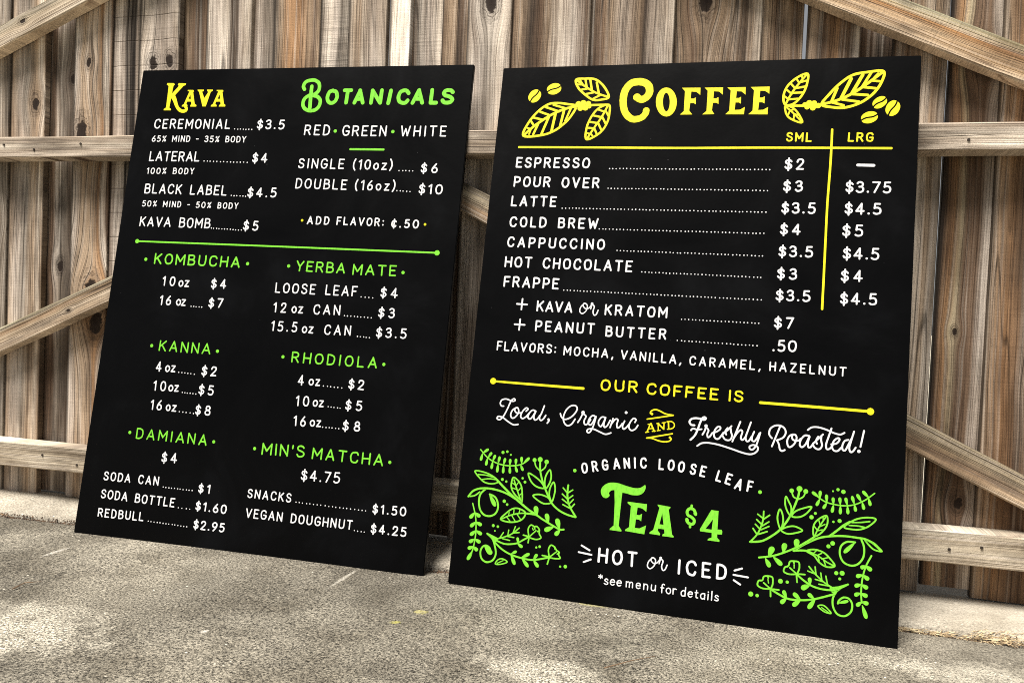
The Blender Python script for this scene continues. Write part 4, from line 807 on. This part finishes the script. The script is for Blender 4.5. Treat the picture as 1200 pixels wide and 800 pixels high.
orn(540, 515, 8, [(C, [(133, 293), (200, 298), (280, 328), (340, 372), (348, 398), (290, 412), (225, 398), (180, 360)], 15), (S, [(165, 325), (240, 332), (310, 352)], 13), (S, [(200, 372), (260, 365), (330, 372)], 13),
  (S, [(340, 375), (400, 440), (480, 520), (570, 600), (650, 665), (712, 700)], 22),
  (S, [(72, 530), (115, 480), (180, 456), (270, 456), (360, 476), (440, 508), (510, 552)], 20), (S, [(72, 530), (130, 522), (178, 488)], 15), (S, [(232, 462), (187, 505), (170, 570), (180, 650), (218, 702), (275, 714), (325, 690), (348, 640), (344, 580), (320, 535), (272, 510)], 19),
  (Bb, [((268, 508), (322, 618))], 52), (C, [(495, 352), (476, 400), (476, 455), (505, 510), (560, 565), (574, 580), (576, 500), (568, 435), (540, 385)], 16), (S, [(500, 375), (525, 460), (562, 565)], 15),
  (L, [(512, 425), (485, 405)], 11), (L, [(525, 465), (482, 450)], 11), (L, [(518, 430), (540, 400)], 11), (L, [(535, 480), (568, 445)], 11), (L, [(550, 520), (574, 500)], 10),
  (C, [(374, 744), (420, 692), (480, 648), (540, 643), (605, 680), (585, 735), (530, 765), (450, 770)], 16), (S, [(380, 742), (470, 705), (560, 688), (640, 690)], 14),
  (L, [(430, 722), (462, 762)], 11), (L, [(475, 703), (510, 762)], 11), (L, [(525, 693), (560, 745)], 11), (L, [(445, 715), (455, 680)], 11), (L, [(495, 700), (500, 655)], 11), (L, [(545, 690), (555, 655)], 11),
  (S, [(600, 688), (700, 702), (760, 740), (840, 790), (925, 838), (965, 840)], 19), (Bb, [((715, 710), (702, 625), 56), ((822, 780), (804, 695), 52), ((925, 835), (902, 742), 58), ((872, 815), (788, 848), 58), ((932, 842), (886, 892), 52)])], 16)
orn(540, 515, 8, [(S, [(745, 185), (745, 290), (770, 400), (800, 480), (850, 590), (920, 660), (1000, 702), (1076, 724)], 19), (S, [(692, 195), (705, 250), (745, 292)], 14), (S, [(805, 210), (790, 260), (750, 292)], 14),
  (D, [(692, 190, 19), (745, 185, 23), (805, 207, 21)]), (C, [(634, 313), (700, 348), (758, 402), (780, 453), (710, 438), (658, 388)], 16), (C, [(835, 282), (797, 340), (787, 410), (800, 455), (835, 400), (848, 340)], 16),
  (C, [(870, 397), (838, 450), (830, 520), (855, 578), (880, 500), (884, 445)], 16), (C, [(678, 522), (740, 512), (815, 540), (848, 588), (782, 598), (722, 566)], 16)], 16)
orn(540, 515, 8, [(S, [(1008, 425), (1000, 520), (1020, 620), (1078, 722)], 19)] + [(L, q, 14) for q in ([(1000, 500), (960, 450)], [(1000, 500), (1050, 470)], [(1000, 555), (952, 507)], [(1005, 555), (1050, 522)], [(1010, 602), (952, 556)], [(1015, 602), (1055, 560)], [(1025, 642), (957, 606)], [(1030, 642), (1066, 602)])], 14)
orn(540, 590, 8, [(S, [(112, -5), (130, 70), (142, 150), (142, 260), (130, 350), (112, 430), (85, 490)], 14),
  (Bb, [((130, 80), (88, 132)), ((130, 80), (180, 120)), ((142, 168), (92, 212)), ((142, 168), (194, 200)), ((142, 248), (90, 292)), ((142, 248), (194, 286)), ((130, 328), (80, 358)), ((130, 328), (182, 362)), ((120, 398), (68, 418)), ((120, 398), (155, 438)), ((110, 440), (64, 520))], 46)], 14)
orn(540, 590, 8, [(S, [(248, 278), (298, 330), (320, 400), (328, 470), (298, 528), (240, 545), (194, 510), (184, 450), (204, 402), (240, 390), (272, 415), (285, 460)], 19), (Bb, [((222, 392), (286, 468))], 64),
  ('P', [(242, 272), (262, 276), (352, 322), (344, 350), (318, 366), (296, 336)]), (S, [(300, 320), (345, 348), (420, 376), (520, 370), (590, 335), (640, 308)], 17), (S, [(300, 335), (400, 312), (480, 280), (548, 226)], 14)] +
  [(L, q, 13) for q in ([(365, 320), (400, 268)], [(440, 300), (450, 245)], [(490, 270), (513, 212)], [(390, 325), (458, 342)], [(430, 303), (498, 315)], [(495, 272), (548, 268)])] +
  [(Bb, [((540, 372), (532, 316), 32), ((530, 368), (576, 406), 38)]), (S, [(640, 310), (632, 240), (656, 199), (688, 213), (694, 236)], 15), (S, [(690, 213), (716, 213), (738, 245), (720, 258)], 15), (S, [(738, 245), (736, 280), (752, 318), (705, 333), (640, 314)], 15),
   (L, [(640, 310), (706, 250)], 14), (L, [(672, 226), (680, 246)], 11), (L, [(586, 292), (640, 306)], 15), (L, [(640, 310), (631, 364)], 15),
   (S, [(310, 350), (380, 420), (460, 470), (560, 505), (680, 525), (830, 500)], 18),
   (Bb, [((470, 470), (522, 444), 34), ((470, 470), (504, 566), 42), ((565, 505), (642, 468), 40), ((570, 505), (630, 588), 42), ((680, 525), (714, 472), 38), ((680, 525), (724, 590), 42)]),
   (S, [(830, 500), (822, 430), (845, 387), (878, 403), (884, 424)], 15), (S, [(880, 403), (898, 434), (923, 455), (905, 470)], 15), (S, [(921, 455), (918, 480), (932, 510), (880, 512), (830, 502)], 15), (L, [(830, 500), (898, 448)], 13), (L, [(764, 482), (830, 496)], 15), (L, [(830, 502), (811, 564)], 15)], 15)
orn(540, 590, 8, [(C, [(324, 562), (348, 524), (390, 514), (436, 543), (380, 564)], 13), (L, [(340, 556), (398, 530)], 10)], 13)
# right corner ornament
orn(870, 560, 6.667, [(S, [(167, 258), (158, 340), (120, 430), (62, 495)], 14)] + [(L, q, 13) for q in ([(163, 315), (120, 280)], [(165, 320), (213, 288)], [(152, 362), (112, 322)], [(155, 372), (207, 340)], [(140, 400), (101, 358)], [(140, 404), (207, 376)], [(115, 440), (83, 391)], [(125, 437), (193, 416)])] +
  [(S, [(60, 496), (150, 490), (230, 450), (300, 395), (370, 300), (430, 160), (445, 95)], 18), (S, [(385, 100), (400, 145), (435, 162)], 13), (S, [(495, 105), (475, 145), (435, 165)], 13), (D, [(385, 97, 17), (446, 83, 22), (495, 103, 18)]),
   (C, [(340, 143), (334, 200), (350, 255), (375, 288), (382, 230), (362, 182)], 14), (C, [(292, 242), (274, 300), (282, 360), (300, 393), (318, 340), (313, 280)], 14),
   (C, [(540, 223), (470, 236), (412, 260), (387, 298), (448, 302), (500, 275)], 14), (C, [(468, 408), (410, 376), (352, 380), (303, 405), (350, 433), (410, 428)], 14)], 14)
orn(870, 560, 6.667, [(S, [(1033, 118), (960, 170), (880, 205), (800, 215), (720, 205), (640, 180), (560, 122)], 11), (Bb, [((990, 155), (940, 102)), ((985, 155), (1000, 213)), ((930, 185), (896, 127)), ((935, 185), (950, 243)), ((875, 205), (856, 142)), ((875, 205), (885, 258)),
  ((820, 212), (806, 154)), ((820, 215), (825, 278)), ((765, 210), (760, 152)), ((765, 213), (765, 278)), ((712, 205), (708, 152)), ((712, 205), (700, 266)), ((660, 190), (656, 130)), ((660, 190), (632, 236)), ((605, 160), (608, 100)), ((605, 160), (579, 213)), ((600, 150), (546, 108))], 34)], 12)
orn(870, 560, 6.667, [(D, [(708, 101, 7), (747, 89, 12), (789, 106, 16), (570, 274, 11), (540, 304, 16), (711, 340, 9), (759, 333, 15), (672, 531, 15), (705, 508, 17), (733, 740, 15), (779, 741, 18), (760, 785, 11), (297, 803, 18), (350, 810, 12), (65, 903, 19), (115, 915, 13)])], 12)
orn(870, 560, 6.667, [(S, [(130, 618), (240, 605), (350, 570), (440, 530), (540, 472), (570, 450)], 16), (S, [(410, 558), (500, 508), (600, 466), (700, 452), (800, 452), (900, 465), (960, 476), (1020, 508), (1088, 570)], 17), (S, [(680, 452), (740, 408), (790, 368), (840, 340)], 18),
  (C, [(1043, 321), (980, 307), (900, 317), (835, 348), (795, 383), (850, 398), (920, 400), (990, 373)], 14), (S, [(855, 345), (920, 345), (995, 338)], 12), (S, [(835, 368), (900, 372), (955, 383)], 12),
  (C, [(655, 292), (592, 322), (557, 370), (557, 448), (600, 438), (648, 390), (666, 340)], 14), (S, [(650, 305), (600, 380), (562, 455)], 12), (L, [(608, 368), (598, 330)], 10), (L, [(632, 332), (630, 305)], 9), (L, [(585, 405), (562, 375)], 10), (L, [(603, 378), (645, 360)], 10), (L, [(585, 410), (625, 402)], 10),
  (S, [(400, 566), (460, 563), (520, 568)], 17), (C, [(502, 568), (560, 556), (630, 577), (678, 620), (722, 684), (660, 692), (602, 658), (560, 605)], 14), (S, [(520, 570), (600, 612), (660, 655), (718, 684)], 12),
  (L, [(585, 602), (620, 585)], 10), (L, [(620, 630), (665, 620)], 10), (L, [(590, 605), (600, 645)], 10), (L, [(635, 640), (650, 680)], 10), (L, [(555, 585), (575, 568)], 9),
  (Bb, [((420, 550), (425, 478), 56), ((318, 580), (332, 510), 54), ((205, 612), (236, 538), 60), ((178, 622), (214, 690), 44), ((240, 612), (306, 676), 46)]),
  (S, [(930, 480), (950, 540), (945, 615), (905, 668), (850, 682), (790, 655), (762, 595), (770, 532), (815, 497), (880, 500)], 16), (Bb, [((882, 500), (797, 578))], 46),
  (C, [(957, 477), (1020, 502), (1060, 537), (1088, 571), (1030, 558), (987, 520)], 13)], 14)
orn(870, 640, 6.667, [(S, [(1008, 72), (962, 160), (936, 260), (927, 360), (932, 440)], 14), (Bb, [((960, 148), (925, 168)), ((960, 148), (1008, 186)), ((942, 222), (890, 232)), ((942, 222), (986, 258)), ((930, 296), (878, 307)), ((930, 296), (978, 326)), ((925, 364), (876, 378)), ((925, 364), (975, 390)),
  ((932, 430), (892, 462)), ((932, 430), (982, 448)), ((935, 455), (968, 558))], 44)], 13)
orn(870, 640, 6.667, [(S, [(422, 215), (365, 215), (324, 195), (331, 162), (352, 156)], 14), (S, [(333, 160), (360, 148), (371, 117), (396, 114), (403, 128)], 14), (S, [(398, 113), (440, 122), (444, 172), (426, 213)], 14), (L, [(424, 213), (370, 165)], 13), (L, [(404, 140), (404, 168)], 10), (L, [(425, 213), (488, 218)], 14), (L, [(422, 216), (427, 278)], 14),
  (S, [(425, 216), (480, 265), (550, 310), (640, 335), (730, 335), (825, 295)], 16), ('P', [(680, 318), (750, 310), (818, 290), (812, 302), (752, 345), (720, 372), (690, 350)]), (Bb, [((530, 300), (524, 244), 38), ((530, 300), (462, 326), 54)]), (S, [(520, 155), (570, 215), (640, 280), (715, 328)], 13)] +
  [(L, q, 12) for q in ([(575, 218), (568, 158)], [(568, 213), (510, 190)], [(620, 260), (612, 206)], [(628, 273), (570, 255)], [(665, 300), (652, 230)], [(680, 308), (598, 293)])] +
  [(S, [(220, 330), (160, 326), (119, 302), (126, 267), (150, 264)], 14), (S, [(130, 264), (156, 262), (167, 234), (196, 230), (202, 244)], 14), (S, [(198, 229), (234, 240), (237, 290), (222, 328)], 14), (L, [(220, 330), (166, 282)], 13), (L, [(200, 256), (204, 284)], 10), (L, [(220, 330), (284, 338)], 14), (L, [(219, 332), (220, 388)], 14),
   (S, [(220, 332), (290, 375), (360, 408), (460, 418), (570, 408), (720, 370)], 17), (Bb, [((345, 402), (320, 344), 38), ((345, 402), (300, 440), 46), ((455, 417), (400, 364), 42), ((455, 417), (395, 460), 48), ((560, 407), (514, 368), 38), ((570, 407), (516, 480), 48)]),
   (S, [(742, 340), (708, 400), (708, 468), (742, 527), (800, 542), (848, 508), (857, 450), (833, 408), (790, 397), (755, 420), (746, 444)], 16), (Bb, [((744, 442), (824, 426))], 34)], 14)
orn(870, 640, 6.667, [(C, [(590, 465), (636, 460), (686, 508), (688, 522), (640, 508)], 12), (L, [(618, 475), (675, 515)], 9)], 12)

# ------------------------------------------------------------------ litter on the concrete
def plain(name, stops, sc=40):
    g = NG(name); g.put(g.b.inputs['Base Color'], g.ramp(g.noise(g.objco(), sc, 3), stops)); g.b.inputs['Roughness'].default_value = .85; return g.m
MG = plain('dry_grass_straw', [(.35, hx(92, 74, 54)), (.5, hx(160, 138, 104)), (.65, hx(214, 198, 160))], 90)
MT = plain('twig_bark', [(.3, hx(84, 64, 46)), (.7, hx(140, 112, 84))], 90)
ML = plain('dry_leaf_brown', [(.3, hx(176, 112, 84)), (.7, hx(206, 148, 116))], 60)
def tube(bm, P, r, n=5):
    rings = []
    for i, p in enumerate(P):
        p = Vector(p); a = Vector(P[max(0, i - 1)]); b = Vector(P[min(len(P) - 1, i + 1)]); d = (b - a).normalized()
        s = d.cross(Vector((0, 0, 1))); s = s.normalized() if s.length > 1e-6 else Vector((1, 0, 0)); u = s.cross(d)
        rr = r * (1 - .6 * i / (len(P) - 1)); rings.append([bm.verts.new(p + (s * math.cos(6.2832 * k / n) + u * math.sin(6.2832 * k / n)) * rr) for k in range(n)])
    for A_, B_ in zip(rings, rings[1:]):
        for k in range(n): bm.faces.new((A_[k], A_[(k + 1) % n], B_[(k + 1) % n], B_[k]))
    bm.faces.new(rings[0][::-1]); bm.faces.new(rings[-1])
def litter(name, fn, mat):
    bm = bmesh.new(); fn(bm); bmesh.ops.recalc_face_normals(bm, faces=bm.faces); me = bpy.data.meshes.new(name); bm.to_mesh(me); bm.free(); return link(name, me, mat)
rg = random.Random(3)
def straw(bm):
    for i in range(1250):
        t = rg.random() ** .8; x = .36 + .36 * t; s = .008 + .020 * min(1, t * 2.5)
        y = joint(x) + rg.gauss(.0, s); z = gz(x) + .002 + abs(rg.gauss(0, .005))
        if i > 1080: x = rg.uniform(.22, .40); y = joint(x) + rg.gauss(0, .004); z = gz(x) - .003 + rg.random() * .004
        a = rg.gauss(0, .7); l = rg.uniform(.006, .028); w_ = .0005
        d = Vector((math.cos(a), math.sin(a), rg.gauss(0, .18))) * l; p = Vector((x, y, z)); s_ = Vector((-math.sin(a), math.cos(a), .5)) * w_; mid = p + d * .5 + Vector((0, 0, .0025))
        v = [bm.verts.new(q) for q in (p - s_, p + s_, mid + s_, mid - s_, p + d + s_ * .3, p + d - s_ * .3)]
        bm.faces.new((v[0], v[1], v[2], v[3])); bm.faces.new((v[3], v[2], v[4], v[5]))
tag(litter('dried_grass', straw, MG), 'tangle of dried grass and straw along the joint right of the coffee board', 'dried grass', kind='stuff')
MD = plain('joint_dirt', [(.35, hx(44, 33, 25)), (.65, hx(104, 80, 58))], 80)
def crumbs(bm):
    for i in range(4200):
        x = rg.uniform(-1.75, .6); y = joint(x) + rg.gauss(-.001, .0034 if rg.random() < .85 else .011); z = gz(x) + (-.004 if abs(y - joint(x) + .001) < .005 else .0012)
        r = rg.uniform(.0008, .0026); q = [bm.verts.new((x + r * rg.uniform(.5, 1.4) * c[0], y + r * rg.uniform(.5, 1.2) * c[1], z + r * c[2])) for c in ((-1, -1, -.6), (1, -1, -.6), (0, 1, -.6), (0, 0, .9))]
        for f in ((0, 1, 3), (1, 2, 3), (2, 0, 3), (0, 2, 1)): bm.faces.new([q[k] for k in f])
tag(litter('joint_debris', crumbs, MD), 'brown dirt and crumbs gathered in the joint of the concrete', 'debris', kind='stuff')
def twig(P, r, label):
    pts = [(x, y, gz(x) + .0015 + r + (.002 if 0 < i < len(P) - 1 else 0)) for i, (x, y) in enumerate(P)]
    tag(litter('twig', lambda bm: tube(bm, pts, r), MT), label, 'twig')
twig([(.3490, .012), (.3640, .003), (.3720, -.016), (.3800, -.032)], .0011, 'thin dark twig on the pale concrete under the fence, right of the coffee board')
twig([(-.1480, -.456), (-.1164, -.4244), (-.0870, -.392)], .0009, 'reddish pine needle lying on the concrete in front of the coffee board')
twig([(-1.0620, -.486), (-1.0640, -.462), (-1.0510, -.443)], .0011, 'curved straw coloured twig lying on the concrete at lower left')
twig([(-1.4700, -.1600), (-1.4380, -.1560), (-1.4050, -.1620)], .0018, 'short dark twig beside the joint at the left edge')
def leaf(bm):
    rows = []
    for i in range(7):
        t = i / 6; wv = .007 * math.sin(math.pi * min(1, t * 1.05 + .04)) + .0004
        x = .304 + .030 * t; y = -.130 + .010 * t + .002 * math.sin(5 * t)
        rows.append([bm.verts.new((x + k * wv * .3, y - k * wv, gz(.31) + .003 + .004 * abs(k) + .003 * math.sin(3 * t + k))) for k in (-1, -.5, 0, .5, 1)])
    for a, b in zip(rows, rows[1:]):
        for k in range(4): bm.faces.new((a[k], a[k + 1], b[k + 1], b[k]))
o = tag(litter('dry_leaf', leaf, ML), 'curled reddish brown dry leaf at the left end of the straw', 'leaf')
for f in o.data.polygons: f.use_smooth = True
